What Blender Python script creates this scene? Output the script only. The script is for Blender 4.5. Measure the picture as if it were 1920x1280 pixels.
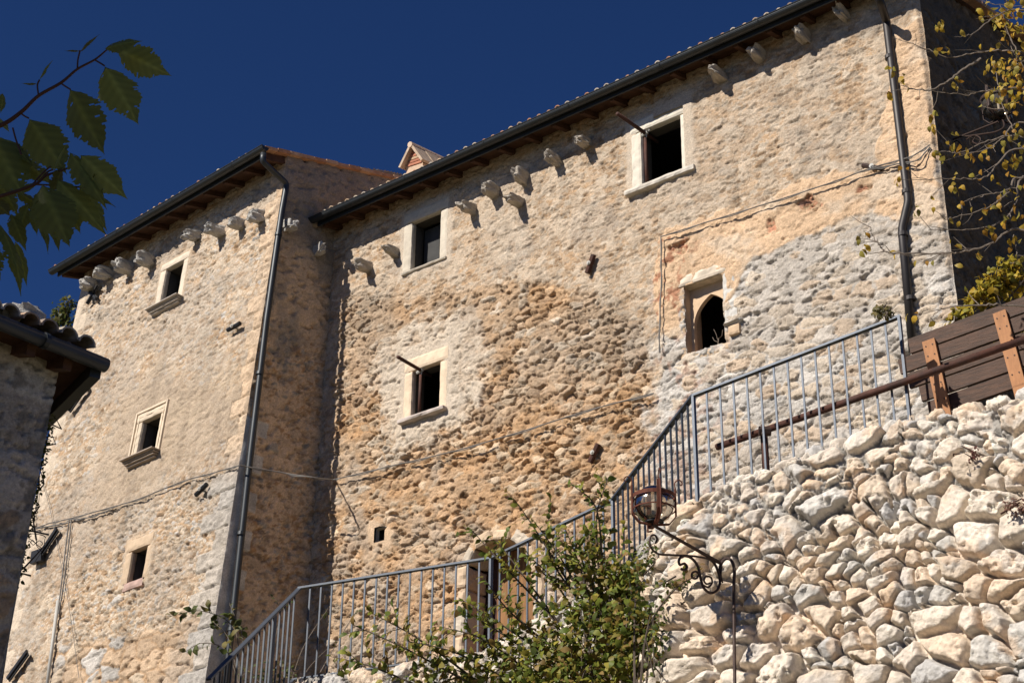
import bpy, math, random
import numpy as np
from mathutils import Matrix, Vector
for o in list(bpy.data.objects): bpy.data.objects.remove(o)
random.seed(7); RNG = np.random.default_rng(7)
SC = bpy.context.scene; COL = SC.collection
rad = math.radians

# ------------------------------------------------------------------ camera
FPX = 3173.; PITCH = rad(26.9); ROLL = rad(.69)
Fw = np.array([0, math.cos(PITCH), math.sin(PITCH)]); U0 = np.array([0, -math.sin(PITCH), math.cos(PITCH)]); R0 = np.array([1., 0, 0])
CR = R0*math.cos(ROLL)+U0*math.sin(ROLL); CU = -R0*math.sin(ROLL)+U0*math.cos(ROLL)
CP = np.array([0, 0, 1.6])
cd = bpy.data.cameras.new('camera'); cam = bpy.data.objects.new('camera', cd); COL.objects.link(cam)
cd.sensor_width = 36; cd.lens = FPX/1920*36; cd.clip_end = 2000; cd.clip_start = .05
M = Matrix.Identity(4)
for i in range(3):
    M[i][0] = CR[i]; M[i][1] = CU[i]; M[i][2] = -Fw[i]; M[i][3] = CP[i]
cam.matrix_world = M; SC.camera = cam
SC.render.resolution_x = 1024; SC.render.resolution_y = 682

# ------------------------------------------------------------------ light
SUN = np.array([-.83, -.565, .84]); SUN /= np.linalg.norm(SUN)
EL = math.asin(SUN[2]); AZ = math.atan2(SUN[0], SUN[1])
W = bpy.data.worlds.new('World'); SC.world = W; W.use_nodes = True
nt = W.node_tree; nt.nodes.clear()
sky = nt.nodes.new('ShaderNodeTexSky'); sky.sky_type = 'NISHITA'; sky.sun_disc = False
sky.sun_elevation = EL; sky.sun_rotation = AZ % (2*math.pi); sky.altitude = 1400; sky.air_density = .8; sky.dust_density = .1; sky.ozone_density = 2.5
bg = nt.nodes.new('ShaderNodeBackground'); bg.inputs[1].default_value = .05
wo = nt.nodes.new('ShaderNodeOutputWorld')
hs = nt.nodes.new('ShaderNodeMixRGB'); hs.blend_type = 'MULTIPLY'; hs.inputs[0].default_value = 1; hs.inputs[2].default_value = (.31, .54, .93, 1)
nt.links.new(sky.outputs[0], hs.inputs[1]); nt.links.new(hs.outputs[0], bg.inputs[0]); nt.links.new(bg.outputs[0], wo.inputs[0])
sl = bpy.data.lights.new('sun', 'SUN'); sl.energy = 5.0; sl.angle = rad(.53); sl.color = (1, .93, .83)
so = bpy.data.objects.new('sun', sl); COL.objects.link(so)
so.rotation_euler = Vector(SUN).to_track_quat('Z', 'Y').to_euler(); so.location = (-20, -15, 30)
SC.view_settings.view_transform = 'Standard'; SC.view_settings.look = 'None'; SC.view_settings.gamma = 1
SC.view_settings.exposure = .42

# ------------------------------------------------------------------ geometry helpers
def A(*v): return np.array(v, float)
def nrm(v): v = np.asarray(v, float); return v/np.linalg.norm(v)
def ray(px, py): return CR*(px-960)/FPX+CU*(640-py)/FPX+Fw
def at(px, py, F):
    r = ray(px, py); return CP+r*F/r[1]
class Fac:
    """a wall plane: origin, right, up, outward"""
    def __init__(s, O, X, Y, N): s.O, s.X, s.Y, s.N = map(lambda a: np.array(a, float), (O, X, Y, N))
    def p(s, u, v, d=0.):
        u = np.asarray(u, float)[..., None]; v = np.asarray(v, float)[..., None]; d = np.asarray(d, float)[..., None]
        return s.O+s.X*u+s.Y*v+s.N*d
    def px(s, x, y, d=0.):
        r = ray(x, y); m = np.array([s.X, s.Y, -r]).T
        t = np.linalg.solve(m, CP-s.O-s.N*d); return float(t[0]), float(t[1])
def h2(i, j, s):
    i = np.asarray(i).astype(np.int64); j = np.asarray(j).astype(np.int64)
    n = (i*374761393+j*668265263+int(s)*1274126177) & 0xffffffff
    n = ((n ^ (n >> 13))*1274126177) & 0xffffffff
    n = ((n ^ (n >> 15))*2246822519) & 0xffffffff
    n = n ^ (n >> 16); return n/4294967296.
def vn(x, y, s=0):
    i = np.floor(x); j = np.floor(y); fx = x-i; fy = y-j
    fx = fx*fx*(3-2*fx); fy = fy*fy*(3-2*fy)
    a = h2(i, j, s); b = h2(i+1, j, s); c = h2(i, j+1, s); d = h2(i+1, j+1, s)
    return (a*(1-fx)+b*fx)*(1-fy)+(c*(1-fx)+d*fx)*fy
def fbm(x, y, s=0, o=4):
    t = 0; a = .5; n = 0
    for k in range(o): t = t+a*vn(x*2**k+17.3*k, y*2**k-9.1*k, s+k); n += a; a *= .5
    return t/n
def ss(a, b, x): t = np.clip((x-a)/(b-a), 0, 1); return t*t*(3-2*t)
def vor(x, y, s, jit=.85):
    J = np.floor(y); best = np.full(x.shape, 9e9); c = []
    for dj in (-1, 0, 1):
        j = J+dj; off = .5*(np.mod(j, 2)); I = np.floor(x-off)
        for di in (-2, -1, 0, 1, 2):
            i = I+di
            qx = i+off+.5+jit*(h2(i, j, s)-.5)-x; qy = j+.5+jit*(h2(i, j, s+1)-.5)-y
            c.append((qx, qy, i, j))
    mx = np.zeros(x.shape); my = mx.copy(); mi = mx.copy(); mj = mx.copy()
    for qx, qy, i, j in c:
        d = qx*qx+qy*qy; k = d < best
        best = np.where(k, d, best); mx = np.where(k, qx, mx); my = np.where(k, qy, my); mi = np.where(k, i, mi); mj = np.where(k, j, mj)
    bd = np.full(x.shape, 9.)
    for qx, qy, i, j in c:
        ex = qx-mx; ey = qy-my; l = np.sqrt(ex*ex+ey*ey); same = l < 1e-6; l = np.where(same, 1, l)
        b = .5*((qx+mx)*ex+(qy+my)*ey)/l
        bd = np.minimum(bd, np.where(same, 9., b))
    return bd, -mx, -my, h2(mi, mj, s+5), h2(mi, mj, s+6), h2(mi, mj, s+7), h2(mi, mj, s+8)
def sdf(x, y, P):
    P = np.array(P, float); n = len(P); d = np.full(x.shape, 9e9); ins = np.zeros(x.shape, bool)
    for k in range(n):
        a = P[k]; b = P[(k+1) % n]; e = b-a; wx = x-a[0]; wy = y-a[1]
        t = np.clip((wx*e[0]+wy*e[1])/(e@e), 0, 1); dx = wx-t*e[0]; dy = wy-t*e[1]; d = np.minimum(d, dx*dx+dy*dy)
        c = (a[1] > y) != (b[1] > y)
        if a[1] != b[1]: ins ^= c & (x < (b[0]-a[0])*(y-a[1])/(b[1]-a[1])+a[0])
    d = np.sqrt(d); return np.where(ins, d, -d)      # positive inside
def lerp(a, b, t): return a*(1-t)+b*t
def mix3(a, b, t): return np.asarray(a)*(1-t[..., None])+np.asarray(b)*t[..., None]
def pal(cols, r):
    cols = np.array(cols); k = np.clip(r*len(cols), 0, len(cols)-1e-6).astype(int); return cols[k]

# objects
def tag(o, label=None, cat=None, group=None, kind=None):
    for k, v in (('label', label), ('category', cat), ('group', group), ('kind', kind)):
        if v: o[k] = v
    return o
def thing(name, loc, label, cat, group=None, kind=None):
    o = bpy.data.objects.new(name, None); COL.objects.link(o); o.location = [float(a) for a in loc]; o.empty_display_size = .2
    return tag(o, label, cat, group, kind)
def root_of(p):
    v = Vector((0, 0, 0))
    if p is not None and p.parent is None: v = p.location.copy()
    return v
def mesh(name, V, F, mat, parent=None, col=None, smooth=False):
    me = bpy.data.meshes.new(name); V = np.asarray(V, np.float32).reshape(-1, 3)
    if isinstance(F, np.ndarray):
        n, k = F.shape; me.vertices.add(len(V)); me.vertices.foreach_set('co', V.ravel())
        me.loops.add(n*k); me.loops.foreach_set('vertex_index', F.astype(np.int32).ravel())
        me.polygons.add(n); me.polygons.foreach_set('loop_start', np.arange(0, n*k, k, dtype=np.int32))
        me.polygons.foreach_set('loop_total', np.full(n, k, np.int32)); me.update(calc_edges=True); me.validate()
    else:
        me.from_pydata([tuple(map(float, v)) for v in V], [], F); me.update()
    if col is not None:
        a = me.color_attributes.new('Col', 'FLOAT_COLOR', 'POINT'); c = np.ones((len(V), 4), np.float32); c[:, :3] = np.asarray(col).reshape(-1, 3)
        a.data.foreach_set('color', c.ravel())
    if smooth: me.polygons.foreach_set('use_smooth', np.ones(len(me.polygons), bool))
    me.materials.append(mat)
    o = bpy.data.objects.new(name, me); COL.objects.link(o)
    if parent is not None:
        o.parent = parent; o.matrix_parent_inverse = Matrix.Translation(-root_of(parent))
    return o
class MB:
    def __init__(s): s.V = []; s.F = []; s.C = []; s.n = 0
    def add(s, V, F, c=None):
        V = np.asarray(V, float).reshape(-1, 3); s.V.append(V)
        s.F += [tuple(int(i)+s.n for i in f) for f in F]; s.n += len(V)
        s.C.append(np.tile(np.asarray(c if c is not None else (.5, .5, .5), float), (len(V), 1)) if c is None or np.ndim(c) == 1 else np.asarray(c).reshape(-1, 3))
    def box(s, o, X, Y, Z, x0, x1, y0, y1, z0, z1, c=None):
        V = [o+X*x+Y*y+Z*z for z in (z0, z1) for y in (y0, y1) for x in (x0, x1)]
        s.add(V, [(0, 2, 3, 1), (4, 5, 7, 6), (0, 1, 5, 4), (2, 6, 7, 3), (0, 4, 6, 2), (1, 3, 7, 5)], c)
    def bar(s, a, b, w, h, up=(0, 0, 1), c=None, chamfer=0):
        a = np.asarray(a, float); b = np.asarray(b, float); d = b-a; L = np.linalg.norm(d); d /= L
        X = nrm(np.cross(d, up)); Y = np.cross(X, d)
        s.box(a, X, Y, d, -w/2, w/2, -h/2, h/2, 0, L, c)
    def tube(s, pts, r, n=8, c=None, cap=True):
        P = np.array(pts, float); m = len(P); r = np.broadcast_to(np.asarray(r, float), (m,))
        T = np.gradient(P, axis=0); T /= np.linalg.norm(T, axis=1)[:, None]+1e-12
        ref = A(0, 0, 1) if abs(T[0][2]) < .9 else A(1, 0, 0); X = nrm(np.cross(T[0], ref)); V = []
        for k in range(m):
            X = nrm(X-T[k]*(X@T[k])); Y = np.cross(T[k], X)
            for q in range(n):
                t = 2*math.pi*q/n; V.append(P[k]+r[k]*(X*math.cos(t)+Y*math.sin(t)))
        F = [(k*n+q, k*n+(q+1) % n, (k+1)*n+(q+1) % n, (k+1)*n+q) for k in range(m-1) for q in range(n)]
        if cap: F += [tuple(range(n))[::-1], tuple((m-1)*n+q for q in range(n))]
        s.add(V, F, c)
    def rbox(s, f, u0, u1, v0, v1, d0, d1, cell=.06, amp=.005, rnd=.012, c=None, seed=0, var=.08):
        """weathered stone block in wall coordinates"""
        L = A(u1-u0, v1-v0, d1-d0); N = np.maximum(1, np.ceil(L/cell).astype(int))
        for ax in range(3):
            a, b = [(1, 2), (0, 2), (0, 1)][ax]
            for side in (0, 1):
                ia, ib = np.meshgrid(np.arange(N[a]+1), np.arange(N[b]+1), indexing='ij')
                q = np.zeros(ia.shape+(3,)); q[..., a] = ia/N[a]; q[..., b] = ib/N[b]; q[..., ax] = side
                e = np.abs(q-.5) > .499; cnt = e.sum(-1)
                sh = np.where(e & (cnt[..., None] >= 2), rnd, 0)
                w = q*L-np.sign(q-.5)*sh
                n1 = vn(w[..., 0]*11+w[..., 2]*7+seed*3.1+u0*5, w[..., 1]*11-w[..., 2]*5+v0*3, seed)-.5; n2 = vn(w[..., 0]*13+40+seed+w[..., 2]*9, w[..., 1]*13+w[..., 2]*3, seed+3)-.5
                w = w+np.stack([n1, n2, n1-n2], -1)*2*amp
                P = f.p(u0+w[..., 0], v0+w[..., 1], d0+w[..., 2]); m1, m2 = ia.shape
                id = np.arange(m1*m2).reshape(m1, m2)
                Fq = np.stack([id[:-1, :-1], id[1:, :-1], id[1:, 1:], id[:-1, 1:]], -1).reshape(-1, 4)
                if (side == 1) == (ax == 1): Fq = Fq[:, ::-1]
                cc = None
                if c is not None:
                    t = 1+var*2*(fbm(q[..., 0]*L[0]*9+seed*7+q[..., 2]*4, q[..., 1]*L[1]*9+q[..., 2]*4, seed+9)-.5)*2
                    cc = (np.array(c)*t[..., None]).reshape(-1, 3)
                s.add(P, Fq.tolist(), cc)
    def lump(s, o, X, Y, Z, rx, ry, rz, seed=0, pw=.6, amp=.12, n=14, m=9, c=None):
        """irregular rock, superellipsoid with noise"""
        th = np.linspace(0, 2*math.pi, n, endpoint=False); ph = np.linspace(-math.pi/2, math.pi/2, m)
        T, P = np.meshgrid(th, ph); sp = lambda a: np.sign(a)*np.abs(a)**pw
        x = sp(np.cos(P))*sp(np.cos(T)); y = sp(np.cos(P))*sp(np.sin(T)); z = sp(np.sin(P))
        k = 1+amp*2*(vn(x*1.7+z+seed*3.7+9, y*1.7-z*1.3+seed+9, seed)-.5)+amp*(vn(x*4+z*2+seed, y*4-z*2+31, seed+2)-.5)
        V = (o+X*(rx*x*k)[..., None]+Y*(ry*y*k)[..., None]+Z*(rz*z*k)[..., None]).reshape(-1, 3)
        F = [(j*n+i, j*n+(i+1) % n, (j+1)*n+(i+1) % n, (j+1)*n+i) for j in range(m-1) for i in range(n)]
        cc = None
        if c is not None: cc = (np.array(c)*(1+.25*(vn(x*3+seed, y*3+z*2, seed+4)-.5))[..., None]).reshape(-1, 3)
        s.add(V, F, cc)
    def build(s, name, mat, parent=None, smooth=False):
        return mesh(name, np.concatenate(s.V), s.F, mat, parent, np.concatenate(s.C), smooth)

# ------------------------------------------------------------------ materials
def mat(name, col=None, rough=.85, var=.25, scale=8, bump=.3, bscale=40, metal=0, spec=.3, var2=None, stretch=None, dist=.01):
    m = bpy.data.materials.new(name); m.use_nodes = True; t = m.node_tree; b = t.nodes['Principled BSDF']; L = t.links.new
    tc = t.nodes.new('ShaderNodeTexCoord'); src = tc.outputs['Object']
    if stretch:
        mp = t.nodes.new('ShaderNodeMapping'); mp.inputs['Scale'].default_value = stretch; L(src, mp.inputs[0]); src = mp.outputs[0]
    n = t.nodes.new('ShaderNodeTexNoise'); n.inputs['Scale'].default_value = scale; n.inputs['Detail'].default_value = 8; n.inputs['Roughness'].default_value = .65; L(src, n.inputs['Vector'])
    mr = t.nodes.new('ShaderNodeMapRange'); mr.inputs['From Min'].default_value = .3; mr.inputs['From Max'].default_value = .7; mr.inputs['To Min'].default_value = 1-var; mr.inputs['To Max'].default_value = 1+var; L(n.outputs['Fac'], mr.inputs[0])
    if col is None:
        at_ = t.nodes.new('ShaderNodeAttribute'); at_.attribute_name = 'Col'; c = at_.outputs['Color']
    else:
        rgb = t.nodes.new('ShaderNodeRGB'); rgb.outputs[0].default_value = (*col, 1); c = rgb.outputs[0]
    if var2:
        n2 = t.nodes.new('ShaderNodeTexNoise'); n2.inputs['Scale'].default_value = scale*.35; n2.inputs['Detail'].default_value = 6; L(src, n2.inputs['Vector'])
        m2 = t.nodes.new('ShaderNodeMapRange'); m2.inputs['From Min'].default_value = .5; m2.inputs['From Max'].default_value = .62; L(n2.outputs['Fac'], m2.inputs[0])
        mx0 = t.nodes.new('ShaderNodeMixRGB'); L(m2.outputs[0], mx0.inputs[0]); L(c, mx0.inputs[1]); mx0.inputs[2].default_value = (*var2, 1); c = mx0.outputs[0]
    vm = t.nodes.new('ShaderNodeVectorMath'); vm.operation = 'SCALE'; L(c, vm.inputs[0]); L(mr.outputs[0], vm.inputs['Scale']); L(vm.outputs[0], b.inputs['Base Color'])
    b.inputs['Roughness'].default_value = rough; b.inputs['Metallic'].default_value = metal; b.inputs['Specular IOR Level'].default_value = spec
    if bump:
        n3 = t.nodes.new('ShaderNodeTexNoise'); n3.inputs['Scale'].default_value = bscale; n3.inputs['Detail'].default_value = 10; n3.inputs['Roughness'].default_value = .7; L(src, n3.inputs['Vector'])
        bp = t.nodes.new('ShaderNodeBump'); bp.inputs['Strength'].default_value = bump; bp.inputs['Distance'].default_value = dist; L(n3.outputs['Fac'], bp.inputs['Height']); L(bp.outputs[0], b.inputs['Normal'])
    return m
def leafmat(name, trans=.35, rough=.5):
    m = bpy.data.materials.new(name); m.use_nodes = True; t = m.node_tree; b = t.nodes['Principled BSDF']; L = t.links.new
    a = t.nodes.new('ShaderNodeAttribute'); a.attribute_name = 'Col'; L(a.outputs['Color'], b.inputs['Base Color']); b.inputs['Roughness'].default_value = rough; b.inputs['Specular IOR Level'].default_value = .25
    tr = t.nodes.new('ShaderNodeBsdfTranslucent'); L(a.outputs['Color'], tr.inputs[0]); mx = t.nodes.new('ShaderNodeMixShader'); mx.inputs[0].default_value = trans
    L(b.outputs[0], mx.inputs[1]); L(tr.outputs[0], mx.inputs[2]); L(mx.outputs[0], t.nodes['Material Output'].inputs[0]); return m
M_wall = mat('rubble_masonry', None, .95, .26, 34, .9, 42, spec=.1, dist=.03)
M_rock = mat('limestone_rock', None, .92, .17, 30, .9, 38, spec=.15, dist=.025)
M_stone = mat('dressed_stone', None, .9, .10, 14, .35, 60, spec=.15)
M_roomshade = mat('dark_room', (.02, .02, .022), .95, .1, 3, 0)  # near-black colour stands in for the unlit depth of the rooms
M_plank_in = mat('room_board', (.045, .045, .045), .8, .2, 5, .2)
M_gut = mat('gutter_metal', (.035, .04, .045), .45, .15, 3, .05, metal=.4, spec=.5)
M_pipe = mat('downpipe_metal', (.030, .026, .026), .5, .2, 4, .05, metal=.3, spec=.5)
M_wood = mat('eave_timber', (.07, .033, .018), .8, .35, 6, .4, stretch=(1, 1, 1), bscale=20)
M_tile = mat('terracotta_tile', None, .9, .3, 9, .5, 30)
M_iron = mat('railing_steel', (.085, .098, .12), .5, .12, 6, .1, metal=.5, spec=.5)
M_rust = mat('rusted_pipe', (.075, .03, .02), .75, .35, 10, .4, 50, spec=.3, var2=(.05, .028, .022))
M_rustred = mat('rusted_lantern_iron', (.105, .032, .018), .8, .35, 18, .3, 60, var2=(.09, .03, .018))
M_wrought = mat('wrought_iron', (.05, .03, .024), .6, .3, 20, .3, 60, metal=.2)
M_black = mat('black_anchor_iron', (.012, .013, .016), .55, .2, 12, .2)
M_cable = mat('cable_sheath', (.16, .15, .14), .7, .2, 10, .1)
M_grey = mat('grey_conduit', (.42, .41, .38), .5, .1, 8, .1)
M_plankd = mat('dark_plank', (.062, .030, .017), .6, .6, 5, .6, 12, stretch=(1.2, 1.2, 9))
M_batten = mat('light_batten', (.36, .17, .075), .7, .2, 6, .3, 20, stretch=(6, 6, 1.2))
M_leaf = leafmat('leaf', .42); M_leafy = leafmat('autumn_leaf', .45)
M_bark = mat('bark', (.09, .07, .055), .9, .3, 20, .4)
M_twig = mat('pale_twig', (.19, .155, .125), .85, .25, 20, .2)
M_red = mat('red_twig', (.07, .03, .02), .7, .25, 20, .2)
M_brick = mat('old_brick', None, .9, .2, 15, .4, 40)
M_doorwood = mat('door_wood', (.23, .115, .045), .75, .45, 5, .4, 14, stretch=(5, 5, .6))
M_grass = mat('dry_grass_ground', (.12, .10, .055), .95, .4, 2, .5, 12)
M_path = mat('stone_path', (.34, .30, .24), .95, .3, 3, .5, 12)
def glassmat():
    m = bpy.data.materials.new('lantern_glass'); m.use_nodes = True; t = m.node_tree; t.nodes.remove(t.nodes['Principled BSDF'])
    tr = t.nodes.new('ShaderNodeBsdfTransparent'); tr.inputs[0].default_value = (.78, .72, .64, 1); gl = t.nodes.new('ShaderNodeBsdfGlossy'); gl.inputs['Roughness'].default_value = .16; gl.inputs[0].default_value = (.5, .48, .44, 1)
    fr = t.nodes.new('ShaderNodeFresnel'); fr.inputs[0].default_value = 1.5; mx = t.nodes.new('ShaderNodeMixShader'); L = t.links.new
    df = t.nodes.new('ShaderNodeBsdfDiffuse'); df.inputs[0].default_value = (.5, .46, .4, 1); m0 = t.nodes.new('ShaderNodeMixShader'); m0.inputs[0].default_value = .12; L(tr.outputs[0], m0.inputs[1]); L(df.outputs[0], m0.inputs[2]); L(fr.outputs[0], mx.inputs[0]); L(m0.outputs[0], mx.inputs[1]); L(gl.outputs[0], mx.inputs[2]); L(mx.outputs[0], t.nodes['Material Output'].inputs[0]); return m
M_glass = glassmat()
M_white = mat('lamp_tube', (.75, .74, .7), .4, .05, 5, 0)

# ------------------------------------------------------------------ wall planes
def axes(az): a = rad(az); return A(-math.sin(a), math.cos(a), 0), A(-math.cos(a), -math.sin(a), 0)
Z = A(0, 0, 1)
L1, N1 = axes(51); MO = at(800, 735, 27.); MO = A(MO[0], MO[1], 0)
FM = Fac(MO, -L1, Z, N1)                       # front of the large house (u to the right, v = height)
L2, N2 = axes(46.5); bt = rad(4.2)
c0 = at(530, 350, 27.65); Yb = Z*math.cos(bt)-N2*math.sin(bt); Nb = N2*math.cos(bt)+Z*math.sin(bt)
LO = c0-Yb*(c0[2]/Yb[2])
FL = Fac(LO, -L2, Yb, Nb)                      # battered front of the left house, u <= 0
FLs = Fac(LO, -N2, Yb, -L2)                    # its right flank, in shade; u = depth
uR = FM.px(1745, 160)[0]
FMs = Fac(FM.p(uR, 0), -N1, Z, -L1)            # right flank of the large house
print('main right u', uR, 'gutter z', FM.px(1000, 225, .7))

# palettes (albedo)
TAN = A(.43, .305, .195); ORANGE = A(.46, .295, .165); PALE = A(.58, .50, .40); CREAM = A(.60, .50, .38); PEACH = A(.58, .425, .285)
GREY = A(.36, .325, .28); LGREY = A(.53, .51, .475); BRICK = A(.38, .16, .10); BUFF = A(.50, .38, .265)

def grid_mesh(name, f, u, v, dfun, material, parent, keep=None, warp=None):
    Ug, Vg = np.meshgrid(u, v); d, rgb = dfun(Ug, Vg)
    P = f.p(Ug, Vg, d)
    if warp is not None: P = P+warp(Ug, Vg)
    m, n = Ug.shape; id = np.arange(m*n).reshape(m, n)
    Fq = np.stack([id[:-1, :-1], id[:-1, 1:], id[1:, 1:], id[1:, :-1]], -1)
    if keep is not None:
        uc = (Ug[:-1, :-1]+Ug[1:, 1:])/2; vc = (Vg[:-1, :-1]+Vg[1:, 1:])/2; Fq = Fq[keep(uc, vc)]
    Fq = Fq.reshape(-1, 4); used = np.unique(Fq); mp = np.zeros(m*n, int); mp[used] = np.arange(len(used))
    return mesh(name, P.reshape(-1, 3)[used], mp[Fq], material, parent, rgb.reshape(-1, 3)[used], False)

def layer(u, v, sx, sy, seed, warp=.4, jit=.9):
    wu = u+warp*sx*(fbm(u/sx*1.1, v/sy*1.1, seed+50, 3)-.5)*2; wv = v+warp*sy*(fbm(u/sx*1.1+31, v/sy*1.1, seed+60, 3)-.5)*2
    bd, lx, ly, r1, r2, r3, r4 = vor(wu/sx, wv/sy, seed, jit)
    bd = bd-.10*(fbm(u/sx*5, v/sy*5, seed+70, 3)-.3)
    x = np.clip((bd-.02)/.13, 0, 1); cap = np.sqrt(1-(1-x)**2)
    a1 = r2*6.283; a2 = r3*6.283+2.1
    f1 = 1.0+.9*(lx*np.cos(a1)+ly*np.sin(a1)); f2 = .95+1.1*(lx*np.cos(a2)+ly*np.sin(a2))
    h = cap*(.30+.40*r1+.38*np.clip(np.minimum(f1, f2), 0, 1.1))
    return h, bd, r1, r2, r3, r4
def rubble(u, v, big, level, relief, mortar, pals, seed=1, sx=.135, sy=.082, bx=.25, by=.15, rough=1., show=0., flat=None):
    """small and big stones, mortar filled up to level (0 dry .. 1.3 plaster)"""
    hA, bA, a1, a2, a3, a4 = layer(u, v, sx, sy, seed); hB, bB, b1, b2, b3, b4 = layer(u, v, bx, by, seed+200)
    hC, bC, c1, c2, c3, c4 = layer(u, v, sx*.55, sy*.55, seed+300)
    sel = big+.25*(b4-.5)+.3*(vn(u*1.3, v*1.3, seed+5)-.5) > .5; sc_ = (~sel) & (a3 > .62)
    pk = lambda a, b, c: np.where(sel, b, np.where(sc_, c, a))
    hs = pk(hA, hB*1.12, hC*.8); rr = pk(a4, b4, c4); r2 = pk(a2, b2, c2); r1 = pk(a1, b1, c1)
    det = fbm(u*22, v*26, seed+11, 4)-.5; det2 = fbm(u*50, v*60, seed+13, 3)-.5
    rdg = .6-np.abs(fbm(u*9, v*13, seed+15, 3)-.5)*4
    mo = level+.55*(fbm(u*5, v*7, seed+17, 4)-.5)+.22*(fbm(u*15, v*19, seed+18, 3)-.5)
    hs = hs+(.26*det+.24*det2+.05*rdg)*rough
    crev = ss(.605, .655, fbm(u*7.5+.8*det, v*14, seed+19, 4)+.16*det)*(1-ss(1.0, 1.3, level))
    nick = ss(.66, .70, fbm(u*13, v*24, seed+29, 3)+.06*det2)
    pit = ss(.90, .95, r1*.7+r2*.3+.15*(vn(u*2, v*2, seed+21)-.3))*(1-ss(.5, .8, level))
    hs = hs-pit*1.1-crev*.15; mo2 = mo-pit*.8-crev*.2
    h = np.maximum(hs, mo2+(.22*det2+.30*det)*rough)
    t = ss(-.05, .05, hs-mo2+show)
    sc = pal(pals, np.mod(rr*7.31, 1)); sc = sc*(.84+.30*r2[..., None])
    mc = mortar*(1+.24*(fbm(u*9, v*9, seed+23, 4)-.5))[..., None]
    col = mix3(mc, sc, t)*(1+.30*det+.3*det2)[..., None]
    return relief*(h-.75)-(.012+.2*relief)*crev-.012*nick, col*(1-.25*crev)[..., None]
def quoin(u, v, u0, u1, rows, seed, amp=.35):
    """edge distance inside dressed corner blocks; block widths alternate"""
    r = np.floor(v/rows+.15*np.sin(v*1.7)); hh = h2(r, r*0, seed); w = (u1-u0)*(1-amp+amp*2*np.mod(r, 2)*.8+.3*(hh-.5))
    fv = v/rows+.15*np.sin(v*1.7)-r
    e = np.minimum(np.minimum(fv, 1-fv)*rows, u1-u0+0*u)
    return r, w, e, hh

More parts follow.
